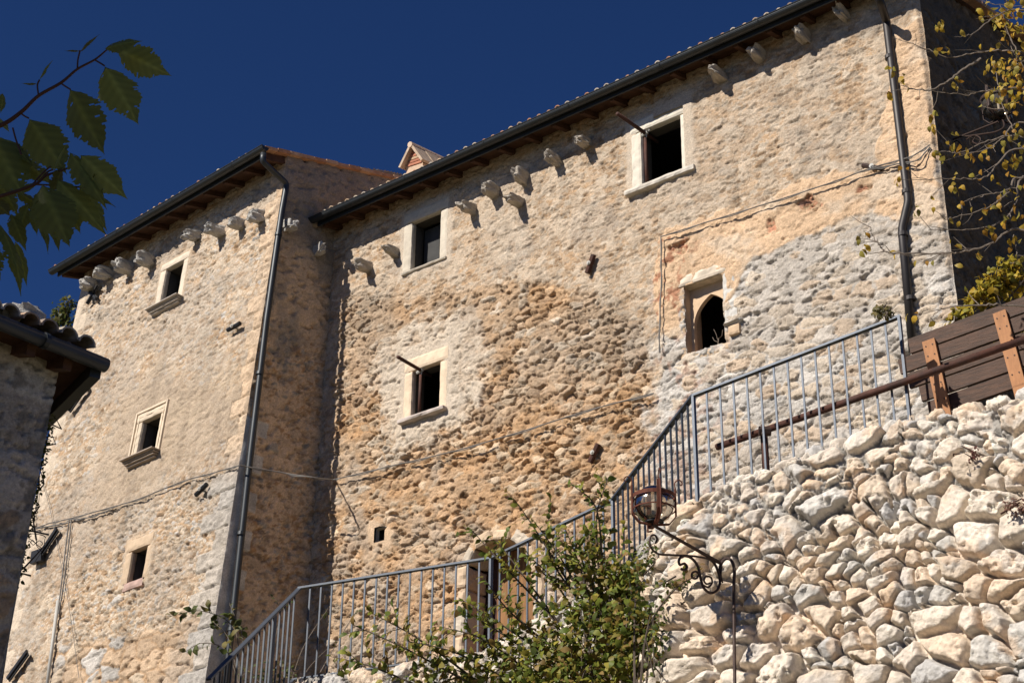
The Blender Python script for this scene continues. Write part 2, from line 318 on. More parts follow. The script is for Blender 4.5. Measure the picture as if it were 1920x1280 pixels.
# ------------------------------------------------------------------ windows
def rect_from(f, tl, tr, br, bl, d=0.):
    q = [f.px(*p, d) for p in (tl, tr, br, bl)]
    return ((q[0][0]+q[3][0])/2, (q[1][0]+q[2][0])/2, (q[2][1]+q[3][1])/2, (q[0][1]+q[1][1])/2)
def window(f, R, house, wl, wr, wt, sill=None, col=CREAM, proud=.03, mitre=False, mould=0, seed=0, depth=.36, sillcol=None, boards=(), curtain=None, inner=None):
    u0, u1, v0, v1 = R
    b = MB()
    vb = v0-.02
    b.rbox(f, u0-wl, u0, vb, v1, -.11, proud, c=col*.97, seed=seed+1)
    b.rbox(f, u1, u1+wr, vb, v1, -.11, proud, c=col*1.02, seed=seed+2)
    b.rbox(f, u0-wl-.01, u1+wr+.01, v1, v1+wt, -.11, proud+.004, c=col, seed=seed+3, amp=.006)
    if mould:
        g = .035
        for (a, bb, cc, dd) in ((u0-wl-g, u0-wl+.02, vb, v1+wt+g), (u1+wr-.02, u1+wr+g, vb, v1+wt+g), (u0-wl+.021, u1+wr-.021, v1+wt-.02, v1+wt+g)):
            b.rbox(f, a, bb, cc, dd, -.05, proud+mould, c=col*1.03, seed=seed+4, amp=.002, rnd=.006)
        g = wl*.55
        for (a, bb, cc, dd) in ((u0-g-.012, u0-g+.012, vb+.1, v1+g), (u1+wr*.55-.012, u1+wr*.55+.012, vb+.1, v1+g), (u0-g+.013, u1+wr*.55-.013, v1+g-.024, v1+g)):
            b.rbox(f, a, bb, cc, dd, 0, proud+.014, c=col*1.03, seed=seed+4, amp=.001, rnd=.003)
    w = b.build('window', M_stone, house)
    if sill:
        hgt, pr, ext, prof = sill; s = MB(); sc = sillcol if sillcol is not None else col*.8
        if prof:
            for k in range(4):
                s.rbox(f, u0-wl-ext+k*.025, u1+wr+ext-k*.025, v0-hgt*(k+1)/4, v0-hgt*k/4-.002*(k > 0), -.25, proud+pr*(1-k*.23)-(.02 if k == 1 else 0), c=sc, seed=seed+5+k, amp=.003, rnd=.008)
        else:
            s.rbox(f, u0-wl-ext, u1+wr+ext, v0-hgt, v0, -.25, proud+pr, c=sc, seed=seed+5, amp=.008, var=.2)
        s.build('sill', M_stone, w)
    # reveal and room behind, coloured dark for the shade inside the opening
    r = MB(); X, Y, Nn = f.X, f.Y, f.N; o = f.O
    e = .03; t = .12
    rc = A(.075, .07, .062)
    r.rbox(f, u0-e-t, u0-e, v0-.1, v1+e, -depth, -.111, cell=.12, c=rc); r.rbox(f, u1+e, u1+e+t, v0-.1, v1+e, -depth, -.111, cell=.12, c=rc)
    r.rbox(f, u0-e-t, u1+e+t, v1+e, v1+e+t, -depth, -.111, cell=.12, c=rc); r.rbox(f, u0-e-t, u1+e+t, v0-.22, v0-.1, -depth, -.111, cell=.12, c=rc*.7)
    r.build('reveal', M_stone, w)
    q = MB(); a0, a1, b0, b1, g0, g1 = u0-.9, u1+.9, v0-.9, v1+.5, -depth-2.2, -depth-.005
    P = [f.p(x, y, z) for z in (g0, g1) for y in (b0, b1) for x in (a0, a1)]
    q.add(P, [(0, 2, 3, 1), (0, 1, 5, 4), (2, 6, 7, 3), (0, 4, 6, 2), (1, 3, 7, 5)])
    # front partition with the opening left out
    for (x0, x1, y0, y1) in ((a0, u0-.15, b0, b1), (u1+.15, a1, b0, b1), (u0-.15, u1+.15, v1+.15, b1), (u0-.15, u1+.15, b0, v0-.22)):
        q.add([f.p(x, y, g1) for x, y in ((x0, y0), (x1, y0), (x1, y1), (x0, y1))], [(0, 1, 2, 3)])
    q.build('dark_room', M_roomshade, w)
    for (x0, x1, y0, y1, dd, cc) in boards:
        k = MB(); k.box(o, X, Y, Nn, u0+(u1-u0)*x0, u0+(u1-u0)*x1, v0+(v1-v0)*y0, v0+(v1-v0)*y1, dd-.03, dd, None); k.build('shutter', M_plank_in, w)
    return w
RM = {}
RM['lowmid'] = rect_from(FM, (776, 695), (827, 678), (823, 769), (771, 784))
RM['upmid'] = rect_from(FM, (776, 419), (828, 393), (824, 485), (770, 509))
RM['upright'] = rect_from(FM, (1205, 244), (1276, 219), (1279, 323), (1204, 352))
RM['hole'] = rect_from(FM, (704, 990), (724, 985), (722, 1014), (702, 1019))
RM['niche'] = rect_from(FM, (1287, 541), (1359, 514), (1362, 645), (1290, 665))
RL = {}
RL['up'] = rect_from(FL, (312, 507), (346, 487), (333, 562), (301, 578))
RL['mid'] = rect_from(FL, (270, 789), (303, 776), (290, 850), (255, 862))
RL['low'] = rect_from(FL, (250, 1033), (278, 1023), (268, 1083), (240, 1091))
for k, r in list(RM.items())+list(RL.items()): print(k, [round(a, 2) for a in r])
FR = {'lowmid': (.20, .18, .27), 'upmid': (.22, .19, .24), 'upright': (.22, .20, .26), 'hole': (.0, .0, .0), 'niche': (0, 0, 0)}
FRL = {'up': (.20, .17, .17), 'mid': (.20, .17, .2), 'low': (.22, .14, .22)}
def frames_mask(u, v, R, FRm, pad=.06):
    m = np.full(u.shape, -9.)
    for k, (u0, u1, v0, v1) in R.items():
        a, b, c = FRm[k]
        d = np.minimum(np.minimum(u-(u0-a), (u1+b)-u), np.minimum(v-(v0-.05), v1+c-v)); m = np.maximum(m, d)
    return m                              # metres inside the frame rectangle
def hole_keep(R, FRm):
    def f(u, v):
        k = np.ones(u.shape, bool)
        for n, (u0, u1, v0, v1) in R.items():
            a, b, c = FRm[n]
            k &= ~((u > u0-a*.5) & (u < u1+b*.5) & (v > v0-(.04 if a else 0)) & (v < v1+c*.5))
        return k
    return f
def PX(f, pts, d=0.): return [f.px(x, y, d) for x, y in pts]

# ------------------------------------------------------------------ large house front
DOOR = PX(FM, [(862, 1330), (878, 1060), (893, 1030), (925, 1012), (958, 1010), (985, 1030), (1000, 1075), (1008, 1330)])
ZP = {  # zones traced as wall regions
 'plaster_halo': PX(FM, [(700, 700), (722, 640), (790, 605), (850, 590), (885, 610), (905, 680), (900, 750), (860, 800), (800, 830), (745, 840), (712, 800)]),
 'peach': PX(FM, [(1235, 445), (1340, 410), (1500, 350), (1640, 310), (1668, 200), (1690, 60), (1740, 20), (1765, 420), (1640, 400), (1500, 450), (1420, 490), (1370, 560), (1360, 520), (1285, 545), (1290, 640), (1230, 640)]),
 'grey': PX(FM, [(1236, 520), (1290, 540), (1362, 560), (1380, 480), (1480, 440), (1600, 400), (1700, 400), (1760, 290), (1815, 620), (1800, 900), (1210, 1100), (1225, 700)]),
 'exposed': PX(FM, [(600, 1100), (640, 560), (700, 560), (760, 560), (960, 525), (1060, 545), (1200, 600), (1228, 700), (1215, 900), (1100, 1300), (560, 1320)]),
 'flush': PX(FM, [(650, 440), (1100, 300), (1240, 420), (1230, 560), (1060, 530), (960, 520), (860, 540), (740, 580), (650, 560)]),
 'topright': PX(FM, [(1300, 340), (1310, 180), (1340, 140), (1660, 20), (1670, 280), (1500, 330)]),
 'brick1': PX(FM, [(1490, 385), (1520, 365), (1552, 385), (1535, 405), (1500, 403)]),
 'brick2': PX(FM, [(1258, 468), (1290, 455), (1296, 474), (1284, 482), (1262, 474)]),
 'brick3': PX(FM, [(1445, 415), (1458, 410), (1458, 432), (1447, 436)]),
 'brick4': PX(FM, [(1610, 345), (1650, 340), (1645, 365), (1600, 372)]),
 'block': PX(FM, [(1228, 640), (1345, 640), (1350, 760), (1225, 930)]),
}
uStep = FM.px(1238, 560)[0]
def dmain(u, v):
    n1 = fbm(u*1.6, v*1.6, 3, 4)-.5; n2 = fbm(u*5, v*5, 9, 3)-.5; n3 = fbm(u*14, v*14, 12, 3)-.5
    wob = .35*n1+.14*n2+.06*n3
    z = {k: sdf(u, v, p)+wob for k, p in ZP.items()}
    flush = ss(-.15, .15, z['flush']); expo = ss(-.12, .12, z['exposed']); halo = ss(-.20, .16, z['plaster_halo']+.35*n2+.3*n3)
    peach = ss(-.03, .03, z['peach']+.12*n2); grey = ss(-.22, .22, z['grey']+.5*n2+.3*n3); tr = ss(-.1, .1, z['topright'])
    # plaster edge around frames
    fm = frames_mask(u, v, {k: RM[k] for k in ('lowmid', 'upmid', 'upright')}, FR); nearf = ss(-.14, -.03, fm+.06*n2*2)
    sm = frames_mask(u, v, {'hole': RM['hole']}, {'hole': (0, 0, 0)}); nearh = ss(-.20, -.06, sm+.5*n2)
    tanp = [TAN, BUFF, PALE*.95, TAN*1.05, BUFF*.95, TAN*.85, A(.40, .335, .26)]
    orap = [ORANGE, TAN, BUFF, ORANGE*1.1, TAN*1.1, BUFF*.9, PALE*.85, ORANGE*.85]
    greyp = [LGREY, PALE, LGREY*1.1, GREY*1.15, CREAM, LGREY*.95, BUFF*1.05]
    lev = .80+.30*n1+.12*flush-.42*expo+.04*tr
    lev = lev+.5*n2*expo
    # bands of open joints
    lev = np.where(expo > .5, lev+.50*ss(.44, .56, fbm(u*1.1+5, v*1.3, 77, 4)), lev)
    mort = mix3(mix3(BUFF*.95, TAN*1.0, expo), PALE*.93, .5*ss(.4, .6, fbm(u*.8, v*.8, 31, 3))*(1-.7*expo))
    d, c = rubble(u, v, .35+.35*expo+.2*(v < 12.5), lev, .026+.058*expo, mort, tanp, 1, show=.34*(1-expo))
    d2, c2 = d, None
    # orange tint drifting over the open rubble
    org = expo*ss(.35, .6, fbm(u*.7+9, v*.9, 41, 3)); c = c*(1-org[..., None])+org[..., None]*c*A(1.06, .96, .84)
    gr = ss(.55, .68, fbm(u*1.1+3, v*1.1, 45, 4))*.55; c = mix3(c, GREY*1.05*(1+.3*n3)[..., None], gr*(1-peach))
    wp = ss(.53, .57, fbm(u*4.2, v*5.5, 37, 5)+.12*n1)*(1-.75*expo); c = mix3(c, PALE*.97*(1+.5*n3)[..., None], wp*.6); d = d+.010*wp
    dk = ss(.60, .68, fbm(u*3.1, v*4.4, 39, 5))*.45; c = c*(1-dk*(.35))[..., None]
    # grey lichened masonry lower right
    lg = .42+.5*ss(-.4, .9, v-FM.px(1500, 560)[1])+.55*n1
    dg, cg = rubble(u, v, .72, lg+.08, .060, LGREY*.93, greyp, 31, .16, .09, .36, .20, show=.15)
    cg = mix3(cg, A(.57, .555, .52), np.full(u.shape, .22))
    lich = ss(.56, .66, fbm(u*7, v*7, 91, 4))*ss(uStep+1.6, uStep+.3, u); cg = mix3(cg, A(.36, .24, .19), lich*.75)
    d = lerp(d, dg+.01, grey); c = mix3(c, 0, grey)+cg*grey[..., None]
    sg = ss(.48, .66, fbm(u*.55+2, v*.8+1, 141, 5)+.12*n2); c = mix3(c, A(.40, .345, .28)*(1+.5*n2+.4*n3)[..., None], sg*.38)
    run = ss(.56, .70, fbm(u*3.6, v*.5, 143, 4)+.1*n2)*ss(-.2, .8, n1+.3); c = c*(1-.16*run)[..., None]
    # peach plaster
    dp = .030+.03*n2+.03*n3+.02*n1-.02*ss(.58, .66, fbm(u*7, v*12, 89, 4)); cp = PEACH*(1+.25*n2+.3*n3+.35*n1)[..., None]
    cp = mix3(cp, PALE*.98*(1+.2*n3)[..., None], ss(.5, .68, fbm(u*2.1, v*2.4, 52, 5))*.7)
    red = ss(.62, .70, fbm(u*8, v*8, 93, 4))*ss(uStep+1.1, uStep+.2, u); cp = mix3(cp, A(.34, .15, .09), red*.8)
    crack = ss(.012, .0, np.abs(fbm(u*2.3, v*2.3, 66, 4)-.5)); dp = dp-.012*crack
    d = lerp(d, dp, peach); c = mix3(c, 0, peach)+cp*peach[..., None]
    for q, k in enumerate(('brick1', 'brick2', 'brick3', 'brick4')):
        bm = ss(-.0, .03, z[k]-.28*wob); db, cb = rubble(u, v, 0, .25, .05, TAN, [BRICK, BRICK*1.2, TAN, BRICK*.9+.05, PEACH*.8], 61+q, .15, .09)
        d = lerp(d, db-.01, bm); bm = bm*.7; c = mix3(c, 0, bm)+cb*bm[..., None]
    # smooth grey cream plaster round the lower window
    ch = A(.52, .46, .38)*(1+.3*n2+.25*n3)[..., None]; ch = mix3(ch, PALE*1.0, ss(.45, .6, fbm(u*3, v*3, 58, 4))*.5)
    hm = halo*(1-.5*ss(.5, .7, fbm(u*3.3, v*3.3, 99, 3))*(fm < -.25)); d = lerp(d, .024+.02*n2+.05*n3-.03*ss(.58, .66, fbm(u*6, v*14, 88, 4)), hm); c = mix3(c, 0, hm)+ch*hm[..., None]
    d = lerp(d, .018+.008*n2, nearf); c = mix3(c, 0, nearf*.8)+ch*(nearf*.8)[..., None]
    d = lerp(d, .03+.012*n2, nearh); c = mix3(c, 0, nearh)+(BUFF*1.08*(1+.4*n3)[..., None])*nearh[..., None]
    # the right hand part stands slightly proud from the vertical joint
    d = d+.05*ss(uStep, uStep+.03, u+.06*n2)
    # corner
    e = uR-u; d = d*ss(0, .06, e)
    d = d-.12*ss(-.02, .04, frames_mask(u, v, {'n': RM['niche']}, {'n': (.0, .0, .0)}))*0
    return d, np.clip(c*A(1.045, 1.01, .985), .02, .85)
def warp_corner(f, ucorner, other, seed):
    bis = nrm(f.N+other)
    def w(u, v):
        e = np.abs(u-ucorner); k = ss(.25, 0, e); n = (fbm(v*3.5, v*0+seed, seed, 4)-.5)*.075
        return bis*(n*k)[..., None]
    return w
house = thing('stone_house', FM.p(uR/2, 8.6), 'large sunlit rubble stone house with long eave, arched niche and two pole brackets', 'house')
zg = FM.px(1000, 225, .7)[1]; EO = .58; RISE = .27
ztop = zg+RISE*.6+.1
uL = FM.px(610, 700)[0]-1.6
st = .0165
hk = hole_keep(RM, FR)
def kmain(u, v):
    return hk(u, v) & (sdf(u, v, DOOR) < 0)
grid_mesh('wall', FM, np.append(np.arange(uL, uR, st), uR), np.arange(6.6, ztop, st), dmain, M_wall, house, kmain, warp_corner(FM, uR, FMs.N, 5))
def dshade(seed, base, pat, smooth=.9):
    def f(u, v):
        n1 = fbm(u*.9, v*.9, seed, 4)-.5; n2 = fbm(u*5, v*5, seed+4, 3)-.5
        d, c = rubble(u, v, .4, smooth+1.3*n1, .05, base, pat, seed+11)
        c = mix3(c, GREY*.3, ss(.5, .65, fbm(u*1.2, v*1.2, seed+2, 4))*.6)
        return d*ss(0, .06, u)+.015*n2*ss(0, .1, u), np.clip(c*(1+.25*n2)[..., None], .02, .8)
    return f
RV = math.tan(rad(19))
grid_mesh('wall', FMs, np.arange(0, 9, .035), np.arange(6.6, ztop+3.2, .035), dshade(120, TAN*.42, [TAN*.52, GREY*.46, BUFF*.50, TAN*.26]), M_wall, house,  # flank palette darkened, shade of this side put into the stone colour
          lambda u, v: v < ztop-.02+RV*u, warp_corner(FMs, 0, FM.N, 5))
bk = MB(); bk.box(FM.O, FM.X, FM.Y, FM.N, uL, uR-.04, 6.6, ztop-.05, -6, -2.95); bk.build('wall', M_wall, house)
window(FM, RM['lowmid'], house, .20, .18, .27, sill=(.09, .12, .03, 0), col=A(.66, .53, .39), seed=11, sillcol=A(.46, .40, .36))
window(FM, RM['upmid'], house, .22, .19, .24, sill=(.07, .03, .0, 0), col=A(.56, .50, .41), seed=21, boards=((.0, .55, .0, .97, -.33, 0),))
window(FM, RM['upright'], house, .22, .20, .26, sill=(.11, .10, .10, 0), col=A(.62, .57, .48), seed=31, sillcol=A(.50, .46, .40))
# tiny square opening
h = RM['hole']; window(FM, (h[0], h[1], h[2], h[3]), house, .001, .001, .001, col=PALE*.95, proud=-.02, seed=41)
# niche with pointed light
def niche():
    u0, u1, v0, v1 = RM['niche']; e = .055
    b = MB(); dk = PEACH*.85
    b.rbox(FM, u0-.12, u0, v0-.12, v1+.05, -.45, e, c=dk*.9, seed=3); b.rbox(FM, u0-.10, u1+.12, v1, v1+.2, -.45, e+.03, c=PALE, seed=4, var=.3)
    b.rbox(FM, u1, u1+.25, v0+.3, v1+.02, -.45, e+.015, c=LGREY, seed=5, amp=.012); b.rbox(FM, u0-.12, u1+.2, v0-.14, v0, -.45, e-.01, c=BUFF, seed=6)
    b.rbox(FM, u1+.0, u1+.34, v0+.22, v0+.30, -.3, e+.11, c=LGREY*.9, seed=8, amp=.02, rnd=.03); b.rbox(FM, u1+.08, u1+.30, v0+.04, v0+.22, -.3, e+.07, c=PEACH*.9, seed=9, amp=.006)
    w = b.build('niche', M_stone, house)
    # panel with pointed opening
    L_ = FM.px(1303, 650, -.12)[0]; T_ = FM.px(1333, 551, -.12); Rr = L_+2*(T_[0]-L_); Bv = v0+.02
    N = 14; sp = Bv+(T_[1]-Bv)*.52; arc = []
    for k in range(N+1):
        t = k/N; K_ = .86; arc.append((L_+(T_[0]-L_)*(1-math.sqrt(1-(K_*t)**2))/(1-math.sqrt(1-K_*K_)), sp+(T_[1]-sp)*t))
    left = [(L_, Bv)]+arc; right = [(2*T_[0]-x, y) for x, y in left]
    m = MB()
    for dd0, dd1 in ((-.12, -.20),):
        Vv = []; Fc = []
        for (x, y) in left:
            Vv += [FM.p(u0-.02, y, dd0), FM.p(x, y, dd0), FM.p(x, y, dd1)]
        n = len(left)
        for k in range(n-1): Fc += [(3*k, 3*k+1, 3*k+4, 3*k+3), (3*k+1, 3*k+2, 3*k+5, 3*k+4)]
        m.add(Vv, Fc, PEACH*.98); Vv = []
        for (x, y) in right: Vv += [FM.p(u1+.02, y, dd0), FM.p(x, y, dd0), FM.p(x, y, dd1)]
        m.add(Vv, Fc, PEACH*.98)
        m.add([FM.p(u0-.02, T_[1], dd0), FM.p(u1+.02, T_[1], dd0), FM.p(u1+.02, v1+.02, dd0), FM.p(u0-.02, v1+.02, dd0)], [(0, 1, 2, 3)], PEACH*.95)
    m.build('pointed_surround', M_stone, w)
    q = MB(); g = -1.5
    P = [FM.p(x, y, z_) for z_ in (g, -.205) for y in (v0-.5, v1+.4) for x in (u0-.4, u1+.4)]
    q.add(P, [(0, 2, 3, 1), (0, 1, 5, 4), (2, 6, 7, 3), (0, 4, 6, 2), (1, 3, 7, 5)]); q.build('dark_room', M_roomshade, w)
    s = MB(); s.rbox(FM, L_+.12, 2*T_[0]-L_-.05, Bv-.02, Bv+.03, -.4, -.14, c=A(.5, .25, .12)); s.build('sill', M_stone, w)
    t = thing('dead_twig', FM.p(T_[0], Bv, -.3), 'bleached dead twig standing inside the pointed niche opening', 'twig')
    k = MB(); a = FM.p(T_[0]+.02, Bv+.02, -.22)
    k.tube([a, a+Z*.1, a+Z*.22+FM.X*.02], .008, 5); k.tube([a+Z*.16, a+Z*.2-FM.X*.06, a+Z*.27-FM.X*.09], .005, 4); k.tube([a+Z*.2, a+Z*.24+FM.X*.08, a+Z*.34+FM.X*.1], .005, 4); k.tube([a+Z*.2, a+Z*.3-FM.X*.02, a+Z*.4-FM.X*.06], .004, 4)
    k.build('stem', M_twig, t)
niche()
# arched doorway behind the stairs
def door():
    D = DOOR; b = MB(); cx = (D[2][0]+D[5][0])/2; base = D[0][1]
    pts = [np.array(p) for p in D]; c = np.array([cx, (D[1][1]+D[6][1])/2])
    poly = []
    seq = pts
    for k in range(len(seq)-1):
        a, bb = seq[k], seq[k+1]; n = max(1, int(np.linalg.norm(bb-a)/.38))
        for j in range(n): poly.append((a+(bb-a)*j/n, a+(bb-a)*(j+1)/n))
    for k, (a, bb) in enumerate(poly):
        t = nrm(bb-a); o = np.array([-t[1], t[0]]); w = .17+.04*(k % 2)
        f = Fac(FM.O+FM.X*a[0]+FM.Y*a[1], FM.X*t[0]+FM.Y*t[1], FM.X*o[0]+FM.Y*o[1], FM.N)
        L = np.linalg.norm(bb-a)
        b.rbox(f, .004, L-.004, -.02, w, -.5, .05+.01*(k % 3), c=(PALE*.9, BUFF, BUFF*1.1)[k % 3], seed=70+k, amp=.012, rnd=.02)
    fr = b.build('door_surround', M_stone, house)
    q = MB(); P = FM.p; u0 = D[0][0]-.1; u1 = D[-1][0]+.1; v1 = D[3][1]+.3
    q.box(FM.O, FM.X, FM.Y, FM.N, u0+.42, u1, base, v1-.35, -.62, -.5); q.build('door', M_doorwood, house)
    q = MB(); q.box(FM.O, FM.X, FM.Y, FM.N, u0-.1, u0+.418, base, v1, -.7, -.52); q.box(FM.O, FM.X, FM.Y, FM.N, u0+.42, u1+.1, v1-.348, v1+.1, -.7, -.52); q.build('door_frame', M_rust, house)
door()
# corbels of the old eave
def corbel(f, px, py, parent, L=.34, w=.085, h=.10, seed=0, col=GREY*1.05):
    u, v = f.px(px, py, L*.7); b = MB(); rng = random.Random(seed)
    w *= rng.uniform(.8, 1.3); h *= rng.uniform(.8, 1.2); L *= rng.uniform(.85, 1.12)
    b.lump(f.p(u, v, L*.38)+0*Z, f.X, nrm(f.Y+f.N*rng.uniform(-.1, .25)), nrm(f.N-f.Y*rng.uniform(.0, .3)), w, h, L*.62, seed=seed, pw=.5, amp=.34, n=22, m=17, c=col*1.1)
    return b.build('corbel', M_rock, parent)
for k, (x, y) in enumerate([(676, 494), (726, 467), (871, 386), (914, 352), (958, 370), (969, 326), (1030, 294), (1088, 260), (1342, 136), (1416, 98), (1500, 62), (1576, 22)]):
    corbel(FM, x, y, house, .36 if k != 4 else .42, seed=k+3)
# roofs
def roof_of(f, ua, ub, zgut, depth, parent, off=EO, pitch=RISE, soff=.1, seed=0, ta=0, tb=0):
    inn = nrm(-np.array([f.N[0], f.N[1], 0])); up = nrm(inn+Z*pitch); nn = np.cross(f.X, up)
    if nn[2] < 0: nn = -nn
    O = f.O*1.; O[2] = 0
    # eave origin line
    def P(u, s, h): return O+f.X*u-inn*(off-.05)+base+up*s+nn*h
    base = Z*(zgut+.03)
    if abs(f.Y[2]-1) > 1e-6:                    # battered front: shift plan to where the plane is at gutter height
        base = base+(f.Y*(zgut/f.Y[2])-Z*zgut)
    pu = .21; us = np.arange(ua, ub, .021); sv = np.concatenate([np.arange(0, .9, .04), np.arange(.9, depth, .3)])
    Ug, Sg = np.meshgrid(us, sv); k = np.mod(Ug-ua, pu)/pu; ci = np.floor((Ug-ua)/pu); ri = np.floor(Sg/.34)
    hh = np.where(k < .62, .075*np.sqrt(np.maximum(0, 1-((k-.31)/.31)**2)), -.03*np.sin((k-.62)/.38*math.pi))
    hh = hh+.02*(1-np.mod(Sg, .34)/.34)+.012*(h2(ci, ri, seed)-.5)
    Sg2 = Sg+(.05*(h2(ci, ci*0, seed+3)-.5))*(k < .62)-.03*(k < .62)
    V = P(0, 0, 0)+f.X*Ug[..., None]+up*Sg2[..., None]+nn*(hh+.05)[..., None]
    r = h2(ci, ri, seed+7); col = pal([A(.42, .24, .14), A(.50, .36, .24), A(.36, .27, .20), A(.46, .40, .33), A(.40, .20, .11), A(.52, .44, .34)], r)
    m, n = Ug.shape; id = np.arange(m*n).reshape(m, n); Fq = np.stack([id[:-1, :-1], id[:-1, 1:], id[1:, 1:], id[1:, :-1]], -1).reshape(-1, 4)
    rf = mesh('roof', V.reshape(-1, 3), Fq, M_tile, parent, col.reshape(-1, 3), True)
    # tile end lips: thickness under cover tiles
    b = MB()
    for c in range(int((ub-ua)/pu)):
        u0 = ua+c*pu; s0 = .05*(float(h2(c, 0, seed+3))-.5)-.03; pts = []
        cc = pal([A(.42, .24, .14), A(.50, .36, .24), A(.36, .27, .20), A(.46, .40, .33), A(.40, .20, .11), A(.52, .44, .34)], np.array(float(h2(c, 0, seed+7))))
        arc = [(.31*pu*2*(.5-.5*math.cos(t)), .075*math.sin(t)+.02) for t in np.linspace(0, math.pi, 9)]
        Vv = []
        for x, y in arc:
            for th in (0, -.018): Vv.append(P(u0+.02*pu+x, s0-.012, .05+y+th))
        for x, y in arc:
            for th in (0, -.018): Vv.append(P(u0+.02*pu+x, s0+.06, .05+y+th))
        n9 = 18; Fc = []
        for q in range(8):
            a = 2*q; Fc += [(a, a+1, a+3, a+2), (a+1, n9+a+1, n9+a+3, a+3), (a, a+2, n9+a+2, n9+a)]
        b.add(Vv, Fc, cc*1.1)
    b.build('tile_ends', M_tile, rf)
    # boards and rafters
    b = MB(); b.box(P(0, 0, 0), f.X, up, nn, ua+.05, ub-.05, .06, depth, -.03, .0); b.build('soffit_boards', M_wood, parent)
    for u in np.arange(ua+.15, ub, .62):
        b = MB(); b.box(P(0, 0, 0), f.X, up, nn, u-.045, u+.045, .07, off+.35, -.14, -.032); b.build('rafter', M_wood, parent)
    # half round gutter
    fa_ = MB(); fa_.box(P(0, 0, 0), f.X, inn, Z, ua+.02, ub-.02, .035, .065, -.10, .045); fa_.build('fascia', M_gut, parent)
    g = MB(); c = P(0, 0, 0)-inn*.05+Z*.035; R_ = .085; pr = [(math.cos(t)*R_, math.sin(t)*R_) for t in np.linspace(math.pi*.98, math.pi*2.02, 11)]
    pr += [(x*.93, y*.93) for x, y in pr[::-1]]; Vv = []
    for u in (ua-.1-ta, ub+.1+tb):
        for x, y in pr: Vv.append(c+f.X*u-inn*(-x)*1+Z*y)
    n = len(pr); g.add(Vv, [(q, (q+1) % n, n+(q+1) % n, n+q) for q in range(n)]+[tuple(range(n//2)), tuple(range(n, n+n//2))])
    g.tube([c+f.X*(ua-.1-ta)-inn*R_, c+f.X*(ub+.1+tb)-inn*R_], .012, 6)
    gg = g.build('gutter', M_gut, parent)
    for u in np.arange(ua+.5, ub, 1.9):
        jb = MB()
        pj = [(math.cos(t)*(R_+.006), math.sin(t)*(R_+.006)) for t in np.linspace(math.pi*.95, math.pi*2.05, 11)]; Vv = []
        for uu in (u, u+.04):
            for x, y in pj: Vv.append(c+f.X*uu+inn*x+Z*y)
        jb.add(Vv, [(q, q+1, 12+q-1+0, 11+q) for q in range(10)])
        jb.build('gutter_joint', M_gut, gg)
    return P, c
uGL = FM.px(603, 397, EO)[0]
Pm, gm = roof_of(FM, uGL-.2, uR+.12, zg, 7, house, seed=3)
# verge of the right end
vb_ = MB()
for k in range(20):
    vb_.box(Pm(uR+.02, 0, 0), FM.X, nrm(-N1+Z*RISE), nrm(np.cross(FM.X, -N1+Z*RISE)), -.05, .2, k*.38, k*.38+.36, -.01, .055+.01*(k % 2), A(.42, .24, .15)*(1+.2*(k % 3)-.2))
vb_.build('verge_tiles', M_tile, house)
# small brick gablet on the roof
def gablet():
    s = FM.px(782, 318, EO)
    b = MB(); a = at(757, 318, 27.35); bq = at(812, 300, 27.35-.35); apex = at(776, 263, 27.25); X = nrm(A(bq[0]-a[0], bq[1]-a[1], 0)); dp = nrm(-N1+Z*.15)
    w = .5; a = at(762, 314, 27.6); nv = nrm(np.cross(X, Z)); Lw = .38; hgt = .36
    V = []
    for dpt in (0, 1.3):
        o = a+dp*dpt
        V += [o-Z*.5, o+X*Lw-Z*.5, o+X*Lw, o+X*Lw*.45+Z*hgt, o]
    b.add(V, [(0, 1, 2, 3, 4), (5, 9, 8, 7, 6), (0, 4, 9, 5), (1, 6, 7, 2)], A(.52, .38, .27))
    ch = b.build('chimney', M_brick, house)
    r = MB()
    for k in range(5):                      # brick courses standing proud in the gable
        w0 = Lw*(.10+.055*k); w1 = Lw*(.95-.115*k); r.box(a-dp*.02, X, Z, dp, w0, w1, .0+k*.065, .048+k*.065, 0, .1, (BRICK*1.15, BRICK*.9, TAN)[k % 3])
    r.build('brick_course', M_brick, ch)
    t = MB(); L0 = a-X*.05-Z*.03; ap = a+X*Lw*.45+Z*(hgt+.03); R0_ = a+X*(Lw+.05)-Z*.03
    for p, q in ((L0, ap), (R0_, ap)):
        e = nrm(q-p); n_ = nrm(np.cross(e, dp)); n_ = n_ if n_[2] > 0 else -n_
        for k in range(4):
            t.box(p-dp*.12+dp*k*.36, e, n_, dp, 0, np.linalg.norm(q-p)+.02, 0, .05+.01*(k % 2), 0, .35, A(.44, .34, .25)*(1-.15*(k % 2)))
    t.tube([ap-dp*.14+Z*.03, ap+dp*1.3+Z*.03], .06, 8, A(.58, .45, .34))
    t.build('chimney_tiles', M_tile, ch)
gablet()

